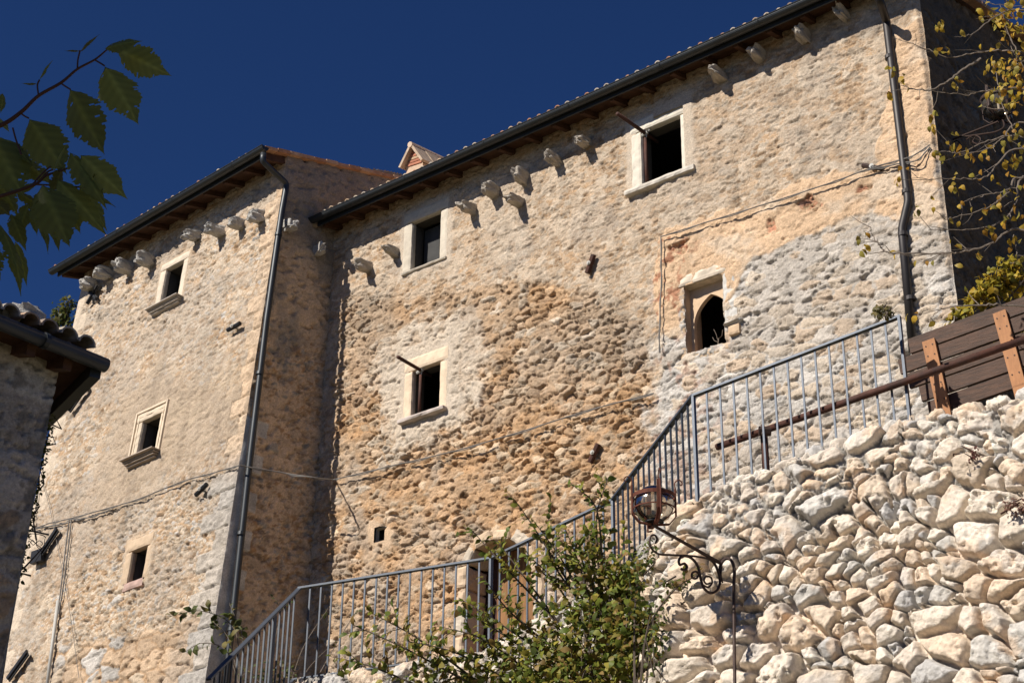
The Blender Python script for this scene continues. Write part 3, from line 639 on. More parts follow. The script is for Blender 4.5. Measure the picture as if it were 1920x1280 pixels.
# anchors
def anchor_bar(f, pa, pb, parent, w=.05, d=.07, mat_=M_rust, nut=True, flat=False):
    ua, va = f.px(*pa, d); ub, vb = f.px(*pb, d); b = MB(); p = f.p(ua, va, d); q = f.p(ub, vb, d)
    if flat:
        b.bar(p, q, w, .03, up=f.N)
        b.bar(p+f.N*.03, q+f.N*.03, w*.45, .035, up=f.N)
    else: b.tube([p, q], w/2, 8)
    o = b.build('wall_anchor', mat_, parent)
    if nut:
        k = MB(); c = (p+q)/2; k.tube([c-f.N*.1, c+f.N*(w/2+.03)], .022, 6); k.tube([c+f.N*(w/2-.005), c+f.N*(w/2+.015)], .04, 6); k.build('nut', M_grey, o)
anchor_bar(FM, (1101, 512), (1113, 478), house, .095)
anchor_bar(FM, (1106, 867), (1122, 832), house, .095)
anchor_bar(FM, (1618, 310), (1656, 317), house, .085, mat_=M_wrought)
# right downpipe
def dp_(f, pts, r, parent, m=M_pipe, rings=()):
    P = [f.p(*f.px(x, y, d), d) for x, y, d in pts]; b = MB(); Q = []
    for k in range(len(P)):
        if 0 < k < len(P)-1:
            for s, t in ((P[k-1], .0), (P[k+1], .0)):
                pass
            a = P[k]+nrm(P[k-1]-P[k])*.06; c = P[k]+nrm(P[k+1]-P[k])*.06; Q += [a, P[k]*.6+a*.2+c*.2, c]
        else: Q.append(P[k])
    b.tube(Q, r, 14); o = b.build('downpipe', m, parent, True)
    for (x, y, d) in rings:
        g = MB()
        c = f.p(*f.px(x, y, d), d); g.tube([c-f.Y*.03, c+f.Y*.03], r+.012, 12); g.box(c, f.X, f.Y, f.N, -.015, .015, -.02, .02, -d, -r)
        g.build('pipe_clip', m, o)
    return o
dp_(FM, [(1641, -14, .66), (1650, 2, .6), (1662, 40, .13), (1703, 378, .13), (1691, 430, .13), (1712, 660, .13)], .062, house, rings=[(1668, 108, .13), (1700, 360, .13), (1693, 440, .13), (1707, 560, .13)])

# ------------------------------------------------------------------ left house
house2 = thing('stone_house', FL.p(-3.5, 6.6), 'tall left stone house with battered front, grey corner blocks and three windows', 'house')
zl = FL.px(300, 395, .7)  # eave
FLv = Fac(FL.p(0, 0)+0, FL.X, Z, N2)
vE = None
corner_top = FL.p(0, c0[2]/Yb[2]); GO = Fac(corner_top, -L2, Z, N2)   # vertical plane through the top corner
zgl = GO.px(300, 395, EO)[1]+corner_top[2]
print('left gutter z', zgl, 'corner top', corner_top)
vtopL = (zgl+RISE*.6+.1)/Yb[2]
uLL = FL.px(148, 565)[0]-.02
ZL = {
 'plaster': PX(FL, [(175, 960), (225, 740), (300, 700), (480, 700), (470, 790), (300, 900), (190, 985)]),
 'rub': PX(FL, [(100, 1290), (170, 960), (300, 930), (450, 860), (400, 1290)]),
 'top': PX(FL, [(150, 560), (530, 330), (515, 470), (340, 620), (150, 600)]),
 'blocks': PX(FL, [(90, 1300), (110, 1200), (200, 1200), (300, 1180), (400, 1150), (380, 1300)]),
}
def dleft(u, v):
    n1 = fbm(u*1.6+7, v*1.6, 203, 4)-.5; n2 = fbm(u*5, v*5, 209, 3)-.5; n3 = fbm(u*14, v*14, 212, 3)-.5
    wob = .3*n1+.12*n2; z = {k: sdf(u, v, p)+wob for k, p in ZL.items()}
    pl = .85*ss(-.5, .4, z['plaster']+.6*n2+.4*n3); rb = ss(-.06, .06, z['rub']); tp = ss(-.2, .2, z['top']); bl = ss(-.05, .05, z['blocks'])
    fm = frames_mask(u, v, RL, FRL); nearf = ss(-.10, -.02, fm+.05*n2)
    lev = .78+.28*n1-.26*tp-.42*rb+.2*n2
    mort = mix3(PEACH*.80, TAN*1.12, rb)
    pa = [PALE, CREAM*.95, BUFF, PALE*.92, TAN*1.1, LGREY, PALE*1.05]
    d, c = rubble(u, v, .35+.3*bl, lev, .030+.028*rb+.02*tp, mort, pa, 221, .13, .08, .25, .14, show=.25*(1-rb))
    d3, c3 = rubble(u, v, .9, .3, .06, TAN*1.1, [BUFF, CREAM, BUFF*1.1, LGREY], 251, .3, .2, .5, .32)
    d = lerp(d, d3, bl); c = mix3(c, 0, bl)+c3*bl[..., None]
    wp = ss(.53, .57, fbm(u*4.2, v*5.5, 237, 5)+.1*n1)*(1-rb); c = mix3(c, PALE*(1+.5*n3)[..., None], wp*.5); d = d+.010*wp
    dk = ss(.60, .68, fbm(u*3.1, v*4.4, 239, 5))*.4; c = c*(1-dk*.35)[..., None]
    gr = ss(.52, .66, fbm(u*1.1+3, v*1.1, 245, 4))*.45; c = mix3(c, GREY*1.15*(1+.3*n3)[..., None], gr)
    cp = A(.46, .37, .27)*(1+.25*n2+.3*n3+.3*n1)[..., None]; d = lerp(d, .02+.03*n2+.03*n3-.02*ss(.58, .66, fbm(u*7, v*12, 289, 4)), pl); c = mix3(c, 0, pl)+cp*pl[..., None]
    sg = ss(.46, .64, fbm(u*.6+2, v*.8+1, 341, 5)+.12*n2); c = mix3(c, A(.38, .32, .26)*(1+.5*n2+.4*n3)[..., None], sg*.36)
    run = ss(.56, .70, fbm(u*3.6, v*.5, 343, 4)+.1*n2); c = c*(1-.15*run)[..., None]
    c = c*.95
    # corner blocks, large and grey low down
    low = ss(13.6, 12.6, v+.4*n1); w0 = .30+.22*low
    rows = .36; r = np.floor(v/rows); hh = h2(r, r*0, 271); wv = w0*(.75+.7*np.mod(r, 2)+.3*(hh-.5)); fv = v/rows-r; e = np.minimum(np.minimum(fv, 1-fv)*rows, wv+u)-.008-.05*n2-.04*n3
    qm = ss(0, .008, e); inr = ss(-.01, .01, wv+u+.09*n2+.05*n3)
    cq = mix3(mix3(BUFF*1.1, LGREY*.72, low), PALE*.92, h2(r, r*0, 277)*.4*np.ones(u.shape))*(1+.5*n2+.5*n3)[..., None]
    dq = (.012+.022*hh+.07*n3+.04*n2)*qm-.015*(1-qm); d = np.where(inr > .5, dq, d); c = np.where(inr[..., None] > .5, cq*(.75+.25*qm)[..., None], c)
    # left corner blocks
    e2 = u-uLL; rl = np.floor(v/.42); wl = .22+.25*np.mod(rl, 2)+.1*h2(rl, rl, 5); il = (e2 < wl+.08*n2+.05*n3); fl_ = v/.42-rl; ee = np.minimum(np.minimum(fl_, 1-fl_)*.42, wl-e2)
    d = np.where(il, .012*ss(0, .015, ee)+.006*n3, d); c = np.where(il[..., None], PALE*1.0*(1+.4*n3+.3*n2)[..., None], c)
    d = lerp(d, .018+.006*n2, nearf); c = mix3(c, 0, nearf*.6)+cp*1.05*(nearf*.6)[..., None]
    d = d*ss(0, .05, -u)*ss(0, .05, e2)
    return d, np.clip(c*A(1.045, 1.01, .985), .02, .85)
grid_mesh('wall', FL, np.append(np.arange(uLL, 0, .021), 0), np.arange(5.6, vtopL, .021), dleft, M_wall, house2, hole_keep(RL, FRL), warp_corner(FL, 0, FLs.N, 15))
pa = [TAN*.85, BUFF*.8, GREY*.85, ORANGE*.8]
def dls(u, v):
    n1 = fbm(u*.9, v*.9, 303, 4)-.5; n2 = fbm(u*5, v*5, 304, 3)-.5
    d, c = rubble(u, v, .4, .80+1.1*n1, .06, BUFF*1.0, [x*1.0 for x in pa], 311)
    st_ = ss(.5, .7, fbm(u*1.5, v*.9, 302, 4))*.75; c = mix3(c, GREY*.72, st_)
    hi = ss(17.6, 18.6, v+1.5*n1); c = mix3(c, GREY*.6, hi*.8)
    rows = .36; r = np.floor(v/rows); wv = (.28+.2*np.mod(r+1, 2)); inr = (u < wv) & (v < 14); c = np.where(inr[..., None], LGREY*.8*(1+.5*n2)[..., None], c); d = np.where(inr, .01, d)
    return (d+.02*n2)*ss(0, .06, u), np.clip(c*1.15*(1+.3*n2)[..., None], .02, .8)
grid_mesh('wall', FLs, np.arange(0, 7.5, .03), np.arange(5.6, vtopL+3, .03), dls, M_wall, house2, lambda u, v: v < vtopL-.04+RV*u, warp_corner(FLs, 0, FL.N, 15))
FLl = Fac(FL.p(uLL, 0), -N2, Yb, L2)
grid_mesh('wall', FLl, np.arange(0, 6, .1), np.arange(5.6, vtopL-.1, .1), lambda u, v: (0*u, np.ones(u.shape+(3,))*PALE*.8), M_wall, house2)
Pl, gl_ = roof_of(Fac(GO.O-Z*GO.O[2], GO.X, Z, N2), uLL-.20, .02, zgl, 7, house2, seed=23)
# verge bricks of left house
b = MB(); upd = nrm(-N2+Z*RISE); nn_ = nrm(np.cross(-L2, upd)); nn_ = nn_ if nn_[2] > 0 else -nn_
for k in range(22):
    b.box(Pl(0, .0, 0), -L2, upd, nn_, -.2, .09+.01*(k % 3), k*.31, k*.31+.30, .02, .085+.008*(k % 2), (A(.46, .26, .15), A(.40, .21, .12), A(.50, .32, .20))[k % 3])
b.build('verge_tiles', M_tile, house2)
RL_args = dict()
window(FL, RL['up'], house2, .20, .17, .17, sill=(.13, .17, .06, 1), col=PALE*1.05, seed=51, sillcol=A(.40, .36, .32), boards=((.40, .62, 0, .72, -.34, 0),))
window(FL, RL['mid'], house2, .20, .17, .20, sill=(.15, .20, .05, 1), col=CREAM*1.0, seed=61, sillcol=A(.33, .27, .22), mould=.03)
window(FL, RL['low'], house2, .22, .14, .24, sill=(.17, .0, -.1, 0), col=BUFF*1.0, seed=71, proud=.03, sillcol=A(.40, .28, .24))
for k, (x, y) in enumerate([(164, 531), (190, 508), (227, 496), (268, 484), (352, 438), (398, 428), (436, 414), (473, 400)]):
    corbel(FL, x, y, house2, .34, .10, .115, seed=k+33, col=LGREY*.72)
for k, (x, y) in enumerate([(548, 420), (604, 464)]): corbel(FLs, x, y, house2, .28, .09, .12, seed=k+50, col=LGREY*.8)
anchor_bar(FL, (427, 619), (450, 606), house2, .085, mat_=M_black, d=.1)
anchor_bar(FL, (367, 928), (388, 907), house2, .085, mat_=M_black, d=.1)
anchor_bar(FL, (130, 770), (163, 722), house2, .16, mat_=M_black, flat=True, nut=False, d=.1)
anchor_bar(FL, (68, 1052), (108, 992), house2, .17, mat_=M_black, flat=True, nut=False, d=.1)
anchor_bar(FL, (16, 1272), (52, 1222), house2, .17, mat_=M_black, flat=True, nut=False, d=.1)
anchor_bar(FL, (164, 570), (184, 536), house2, .09, mat_=M_black, flat=True, nut=False, d=.09)
anchor_bar(FL, (166, 545), (182, 560), house2, .09, mat_=M_black, flat=True, nut=False, d=.09)
p0 = GO.p(*GO.px(494, 288, EO+.05), EO+.05)
P = [p0, p0-Z*.18]+[FLs.p(*FLs.px(x, y, .1), .1) for x, y in ((538, 345), (528, 400), (500, 600), (470, 850), (428, 1235), (420, 1330))]
Q = []
for k in range(len(P)):
    if 0 < k < len(P)-1:
        a = P[k]+nrm(P[k-1]-P[k])*.07; c = P[k]+nrm(P[k+1]-P[k])*.07; Q += [a, P[k]*.6+a*.2+c*.2, c]
    else: Q.append(P[k])
b = MB(); b.tube(Q, .058, 12); pp = b.build('downpipe', M_gut, house2, True)
for x, y in ((522, 440), (487, 700), (452, 1000), (434, 1180)):
    b = MB(); c = FLs.p(*FLs.px(x, y, .1), .1); b.tube([c-Yb*.03, c+Yb*.03], .07, 12); b.build('pipe_clip', M_gut, pp)

# ------------------------------------------------------------------ shaded house at the left edge
a42 = rad(42); G = A(math.sin(a42), math.cos(a42), 0); GN = A(math.cos(a42), -math.sin(a42), 0)
gp = at(195, 684, 12.4)
FDg = Fac(A(gp[0], gp[1], 0), G, Z, GN)       # through the gutter
FD = Fac(A(gp[0], gp[1], 0)-GN*.33, G, Z, GN)
ucD, vcD = FD.px(111, 690)
house3 = thing('stone_house', FD.p(ucD-1, 2.5), 'dark shaded grey stone house with tiled roof at the left edge', 'house')
def ddark(u, v):
    n1 = fbm(u*1.6+7, v*1.6, 403, 4)-.5; n2 = fbm(u*7, v*7, 409, 3)-.5
    d, c = rubble(u, v, .8, .75+1.2*n1, .03, GREY*.9, [GREY, LGREY*.8, GREY*.8, BUFF*.6], 411, .22, .16, .5, .34)
    sp = ss(.62, .7, fbm(u*9, v*9, 422, 3)); c = mix3(c, GREY*.35, sp*.7)
    return d+.01*n2, np.clip(c*1.35, .02, .8)
ob = grid_mesh('wall', FD, np.arange(ucD-4.5, ucD+.001, .02), np.arange(2, vcD+.35, .02), ddark, M_wall, house3, None, lambda u, v: FD.X*(-.045*(vcD-v))[..., None])
a30 = rad(31); D2 = A(-math.sin(a30), math.cos(a30), 0)
b = MB(); c = FD.p(ucD, 0); b.add([c+Z*2-FD.X*.2, c+Z*(vcD+.3), c+Z*(vcD+.5)+D2*5, c+Z*2+D2*5-FD.X*.2], [(0, 1, 2, 3)], GREY); b.build('wall', M_wall, house3)
zgd = gp[2]
# gutter
b = MB(); g0 = gp-G*5; b.tube([g0, gp+G*.02], .06, 12); gg = b.build('gutter', M_gut, house3, True)
for s in (.55, 1.9): b = MB(); b.tube([gp-G*s, gp-G*(s+.04)], .067, 12); b.build('gutter_joint', M_gut, gg)
# roof slab with verge running back
inn = -GN; upd3 = nrm(inn+Z*.30)
e1 = gp-GN*.06+Z*.01
vd = nrm(D2+Z*.05)
b = MB(); th = .07
V = [e1-G*5, e1, e1+vd*4.5, e1-G*5+upd3*4.5]
V = V+[v_+Z*th for v_ in V]
b.add(V, [(0, 3, 2, 1), (4, 5, 6, 7), (0, 1, 5, 4), (1, 2, 6, 5)], A(.10, .05, .03)); b.build('soffit_boards', M_wood, house3)
b = MB(); b.bar(e1-Z*.05-G*.03, e1+vd*4-Z*.05-G*.03, .09, .13); b.build('fascia', M_gut, house3)
b = MB()
for s in (.28, .62): b.box(e1-G*s-Z*.05, G, upd3, Z, -.04, .04, .03, 1.5, -.09, .04)
b.build('rafter', M_wood, house3)
# pantiles
b = MB(); rr = random.Random(4)
for k in range(26):
    s = .15+k*.175
    for row in range(8):
        c = e1-G*s+upd3*(.0+row*.36+rr.uniform(-.02, .02))+Z*(.14+rr.uniform(0, .015)+.0*row); dr = nrm(upd3-Z*.06); r0 = .085
        Vv = []; m_ = 8
        for q in (0, 1):
            for t in np.linspace(0, math.pi, m_):
                for th in (0, .016): Vv.append(c+dr*q*.44+G*math.cos(t)*(r0-th)*(1-.1*q)+Z*math.sin(t)*(r0-th))
        Fc = []
        for t in range(m_-1):
            a_ = 2*t; n9 = 2*m_; Fc += [(a_, a_+2, a_+3, a_+1), (a_, n9+a_, n9+a_+2, a_+2), (a_+1, a_+3, n9+a_+3, n9+a_+1)]
        b.add(Vv, Fc, rr.choice([A(.34, .24, .17), A(.42, .27, .18), A(.28, .22, .18), A(.36, .32, .27)]))
        if row < 3:
            c2 = c+G*.0875-Z*.055; Vv = []
            for q in (0, 1):
                for t in np.linspace(0, math.pi, m_):
                    for th in (0, .016): Vv.append(c2+dr*q*.44+G*math.cos(t)*(r0-th)-Z*math.sin(t)*(r0-th)*.7)
            b.add(Vv, Fc, A(.24, .18, .13))
rf3 = b.build('roof', M_tile, house3)
for k, (x, y, F_, r_) in enumerate([(8, 585, 12.0, .10), (52, 592, 12.25, .14), (118, 636, 12.7, .055), (30, 600, 12.2, .08)]):
    b = MB(); c = at(x, y+4, F_); b.lump(c, G, GN, Z, r_, r_*.8, r_*.6, seed=60+k, pw=.8, amp=.4, n=18, m=12, c=LGREY*.7); b.build('roof_stone', M_rock, rf3)

# ------------------------------------------------------------------ railing, retaining wall
KN = {'R2': (2300, 590, 2300, 640, 11.0), 'E': (1686, 594, 1704, 792, 12.4), 'D': (1300, 742, 1311, 936, 13.3), 'M': (1149, 937, 1158, 1072, 15.0), 'C': (921, 1046, 920, 1215, 15.8), 'B': (562, 1102, 549, 1285, 16.6), 'A': (392, 1272, 360, 1450, 14.9)}
RH = .95
def kn(k): q = KN[k]; t = at(q[0], q[1], q[4]); return t
T = {k: kn(k) for k in 'ABCDME'}
rail = thing('metal_railing', T['D']-Z*RH, 'long grey steel stair railing rising along the top of the rough stone wall', 'railing')
def hrail(ks):
    b = MB()
    for a, c in zip(ks[:-1], ks[1:]):
        dd = nrm(T[c]-T[a]); b.bar(T[a]-dd*.012, T[c]+dd*.012, .05, .02)
    return b.build('handrail', M_iron, rail)
hrail('ABCMDE')
def dens(p, q, n): return [(p+(q-p)*(k/n)) for k in range(1, n)]
HB = {'A': 1.15, 'B': .95, 'C': .97, 'M': .93, 'D': 1.0, 'E': 1.0}
cnt = {('A', 'B'): 17, ('B', 'C'): 17, ('C', 'M'): 13, ('M', 'D'): 15, ('D', 'E'): 15}
for (a, c), n in cnt.items():
    for p in dens(T[a], T[c], n):
        b = MB(); dd = nrm((T[c]-T[a])*A(1, 1, 0)); b.bar(p-Z*.01, p-Z*(RH+.02), .016, .016, up=dd); b.build('baluster', M_iron, rail)
for k in 'BCMDE':
    dd = nrm((T['E']-T['D'])*A(1, 1, 0)); b = MB(); w = .045
    if k == 'B':
        p = T['B']+(T['A']-T['B'])*.30; b.bar(p-Z*.02, p-Z*1.15, .05, .02, up=dd)
    else: b.bar(T[k]-Z*.011, T[k]-Z*(RH+.12), .05, .022, up=dd)
    b.build('post', M_iron, rail)
b = MB(); b.bar(T['B']-Z*RH, T['C']-Z*RH, .04, .015); b.bar(T['A']-Z*RH, T['B']-Z*RH, .04, .015); b.build('bottom_rail', M_iron, rail)

W0 = at(2350, 560, 10.6); WR = at(1925, 742, 11.75); WE = T['E']-Z*RH; WD = T['D']-Z*(RH-.0); WM = T['M']-Z*(RH-.12); WC = T['C']-Z*RH; WB = T['B']-Z*(RH+.04); WA = T['A']-Z*(RH+.2)
W00 = W0+(W0-WR)*1.5; W00[2] = W0[2]
WL = WA+(WA-WB)*2; WL[2] = WA[2]-1.2
KP = np.array([W00, W0, WR, WE, WD, WM, WC, WB, WA, WL])
seg = np.concatenate([[0], np.cumsum(np.linalg.norm(np.diff(KP[:, :2], axis=0), axis=1))])
ds = .01; S = np.arange(0, seg[-1], ds); PX_ = np.stack([np.interp(S, seg, KP[:, i]) for i in range(3)], 1)
kw = int(.28/ds); ker = np.hanning(2*kw+1); ker /= ker.sum()
def smo(a): return np.convolve(np.pad(a, kw, mode='edge'), ker, 'valid')
PS = np.stack([smo(PX_[:, i]) for i in range(3)], 1)
Tn = np.gradient(PS[:, :2], axis=0); Tn /= np.linalg.norm(Tn, axis=1)[:, None]; NO = np.stack([-Tn[:, 1], Tn[:, 0]], 1)
if NO[len(S)//3] @ A(-.48, -.877) < 0: NO = -NO
sD = seg[4]; sM = seg[5]
def dry(s, t):
    """individual rounded field stones; mortar near the top"""
    n1 = fbm(s*1.2, t*1.2, 503, 3)-.5; n2 = fbm(s*6, t*6, 505, 3)-.5; n4 = fbm(s*20, t*20, 507, 4)-.5; n5 = fbm(s*45, t*45, 509, 3)-.5
    wu = s+.11*(fbm(s*2.4, t*2.4, 511, 3)-.5)*2; wv = t+.10*(fbm(s*2.4+9, t*2.4, 513, 3)-.5)*2
    def L(sx, sy, sd):
        bd, lx, ly, r1, r2, r3, r4 = vor(wu/sx, wv/sy, sd, .80)
        bd = bd-.07*(fbm(s*13, t*13, sd+3, 3)-.3)
        x = np.clip((bd-.035-.05*r3*r2)/.13, 0, 1); cap = np.sqrt(1-(1-x)**2)
        a1 = r2*6.283; a2 = r3*6.283+2.1; a3 = r4*6.283+4.2
        f1 = 1.02+.62*(lx*np.cos(a1)+ly*np.sin(a1)); f2 = .97+.85*(lx*np.cos(a2)+ly*np.sin(a2)); f3 = 1.08+1.15*(lx*np.cos(a3)+ly*np.sin(a3))
        k = .012; fc = -k*np.log(np.exp(-f1/k)+np.exp(-f2/k)+np.exp(-f3/k))
        h = cap*(.50+.50*np.clip(fc, 0, 1.05))*(.80+.28*r1)
        return h, bd, r1, r2, r3, r4
    hb = L(.31, .235, 521); hs = L(.165, .13, 541)
    sel = (vn(s*2.1, t*2.1, 517)+.45*(hb[5]-.5)) > .66
    h = np.where(sel, hs[0]*.80, hb[0]); rr = np.where(sel, hs[5], hb[5]); r1 = np.where(sel, hs[2], hb[2]); r2 = np.where(sel, hs[3], hb[3])
    porous = (r2 > .68); n6 = fbm(s*9, t*12, 508, 4)-.5
    h = h+.12*n4+.11*n5+.05*n6-.10*ss(.60, .64, fbm(s*11, t*9, 559, 4))+np.where(porous, .12*n4-.22*ss(.60, .70, fbm(s*17, t*17, 555, 4)), 0)+.05*(1-np.abs(fbm(s*7, t*8, 557, 4)-.5)*5)
    top = ss(1.3, .2, t+.8*n1)
    lvl = -.25+.66*top+.25*ss(sD+.3, sD+.9, s)
    mo = lvl+.22*n2+.38*n4+.42*n5
    hh = np.maximum(h, mo); tt = ss(-.03, .03, h-mo)
    sc = pal([A(.58, .50, .41), A(.61, .53, .43), A(.60, .48, .36), A(.49, .46, .41), A(.63, .56, .47), A(.56, .46, .35), A(.60, .52, .42), A(.43, .41, .38)], np.mod(rr*5.77, 1))
    sc = sc*(.90+.2*r2[..., None])
    sc = mix3(sc, A(.40, .385, .36), ss(.60, .74, fbm(s*4, t*4, 531, 5))*.5)
    sc = mix3(sc, A(.60, .42, .27), ss(.60, .72, fbm(s*5+7, t*5, 533, 4))*.5)
    mc = A(.29, .27, .24)*(1+.5*n2+.5*n4)[..., None]
    col = mix3(mc, sc, tt)*(1+.35*n4+.3*n5)[..., None]
    return .17*(hh-.8), np.clip(col*A(1.21, 1.22, 1.25), .02, .84)
i0 = int((seg[2]-.9)/ds); i1 = int((seg[8]+.2)/ds)
si = np.arange(i0, i1); tau = np.arange(-.55, 3.6, .0105)
Sg, Tg = np.meshgrid(S[si], tau); dd_, cc_ = dry(Sg, Tg)
r0 = .10; ang = np.clip((Tg+.08)/r0/1.57, 0, 1)*math.pi/2
inward = np.where(Tg < -.08, -(Tg+.08)+r0, r0*(1-np.sin(ang))); down = np.where(Tg < -.08, 0, r0*(1-np.cos(ang))+np.maximum(0, Tg+.08-r0*1.57))
nh = np.where(Tg < -.08, 0, np.sin(ang)); nv = np.where(Tg < -.08, 1, np.cos(ang))
base = PS[si][None, :, :]; no = np.concatenate([NO[si], np.zeros((len(si), 1))], 1)[None]
bat = .13*ss(0, .4, down)*down
sky_n = .09*(fbm(Sg*2.5, Sg*0+3, 561, 3)-.5)*ss(.6, 0, down)
Pw = base+no*(.17-inward+bat+dd_*nh)[..., None]+Z*(-down+dd_*nv+.0+sky_n)[..., None]
m, n = Sg.shape; id = np.arange(m*n).reshape(m, n); Fq = np.stack([id[:-1, :-1], id[:-1, 1:], id[1:, 1:], id[1:, :-1]], -1).reshape(-1, 4)
mesh('retaining_wall', Pw.reshape(-1, 3), Fq, M_rock, None, cc_.reshape(-1, 3), False)
wall_o = bpy.data.objects['retaining_wall']
wall_ob = tag(wall_o, 'rough retaining wall of pale rounded field stones in the right foreground', 'stone wall')

# ------------------------------------------------------------------ ground
def ground():
    xs = np.concatenate([np.linspace(-300, -14, 20), np.arange(-13, 16, .4), np.linspace(17, 300, 20)]); ys = np.concatenate([np.linspace(-60, -5, 8), np.arange(-4, 34, .4), np.linspace(36, 400, 20)])
    X_, Y_ = np.meshgrid(xs, ys); zf = np.interp(Y_, [-60, 5, 12, 20, 28, 60, 400], [0, 0, 2.2, 5.0, 6.2, 9, 14])
    ks = PS[::25]; no_ = NO[::25]; best = np.full(X_.shape, 9e9); sg = np.zeros(X_.shape); zt = np.zeros(X_.shape)
    for p, q in zip(ks, no_):
        d = (X_-p[0])**2+(Y_-p[1])**2; k = d < best; best = np.where(k, d, best); sg = np.where(k, (X_-p[0])*q[0]+(Y_-p[1])*q[1], sg); zt = np.where(k, p[2], zt)
    dist = np.sqrt(best); up_ = np.minimum(zt-.25+.10*dist, 8.2)
    Zg = np.where((sg < -.30) & (dist < 14) & (X_ > -6), np.maximum(up_, zf*0), zf); Zg = Zg+.06*(fbm(X_*1.3, Y_*1.3, 3, 3)-.5)
    m, n = X_.shape; id = np.arange(m*n).reshape(m, n); Fq = np.stack([id[:-1, :-1], id[:-1, 1:], id[1:, 1:], id[1:, :-1]], -1).reshape(-1, 4)
    tag(mesh('ground', np.stack([X_, Y_, Zg], -1).reshape(-1, 3), Fq, M_grass, None, None, True), kind='structure')
ground()

# ------------------------------------------------------------------ rusty pipe handrail
pr = thing('pipe_rail', at(1445, 890, 12.95), 'thick rusty scaffold pipe rail running behind the railing and before the plank fence', 'handrail')
pa_ = at(1344, 838, 13.5); pb_ = at(1960, 623, 11.55)
b = MB(); b.tube([pa_, pb_], .030, 12); b.build('pipe', M_rust, pr, True)
pc = at(1434, 806, 13.22)+A(0, .06, 0); b = MB(); b.tube([pc+Z*.03, pc-Z*.55], .032, 12); b.build('post', M_rust, pr, True)
b = MB(); c = at(1434, 808, 13.15); b.tube([c-G*.03-Z*.04, c-G*.03+Z*.05], .018, 6); b.tube([c-A(.05, 0, 0), c+A(.05, .0, 0)], .045, 8); b.build('clamp', M_wrought, pr)

# plank fence
fe = thing('wooden_fence', at(1800, 800, 12.2), 'dark brown plank fence with light battens above the stone wall', 'fence')
fa = at(1712, 632, 12.75); fb = at(1930, 552, 12.15); fx = nrm((fb-fa)*A(1, 1, 0)); slope = (fb[2]-fa[2])/np.linalg.norm((fb-fa)[:2]); sx_ = nrm(fx+Z*slope); fn = nrm(A(fx[1], -fx[0], 0)); fn = fn if fn[1] < 0 else -fn
fyy = nrm(np.cross(sx_, -fn)); fyy = fyy if fyy[2] > 0 else -fyy
for k in range(5):
    b = MB(); st_ = (-.05, -.17, -.12, -.04, .0)[k]
    b.box(fa+fn*.0, sx_, fyy, fn, st_, 2.4, -.155*(k+1)+.018, -.155*k, -.03+.004*(k % 2), .0+.004*(k % 2)); b.build('plank', M_plankd, fe)
for (x0, y0, x1, y1) in ((1741, 638, 1770, 770), (1874, 585, 1911, 722), (2000, 540, 2035, 690)):
    r_ = ray(x0, y0); o = fa+fn*.03; t = ((o-CP)@fn)/(r_@fn); p = CP+r_*t; r_ = ray(x1, y1); t = ((o-CP)@fn)/(r_@fn); q = CP+r_*t
    b = MB(); dv = nrm(q-p); b.box(p, nrm(np.cross(dv, fn)), -dv, fn, -.055, .055, -np.linalg.norm(q-p)-.1, .0, -.02, .012)
    bt_ = b.build('batten', M_batten, fe); nb = MB()
    for tt in (.08, .22, .5, .62, .85):
        for sx in (-.03, .03):
            c = p+(q-p)*tt+nrm(np.cross(dv, fn))*sx+fn*.012; nb.tube([c, c+fn*.004], .007, 6)
    nb.build('nail', M_wrought, bt_)

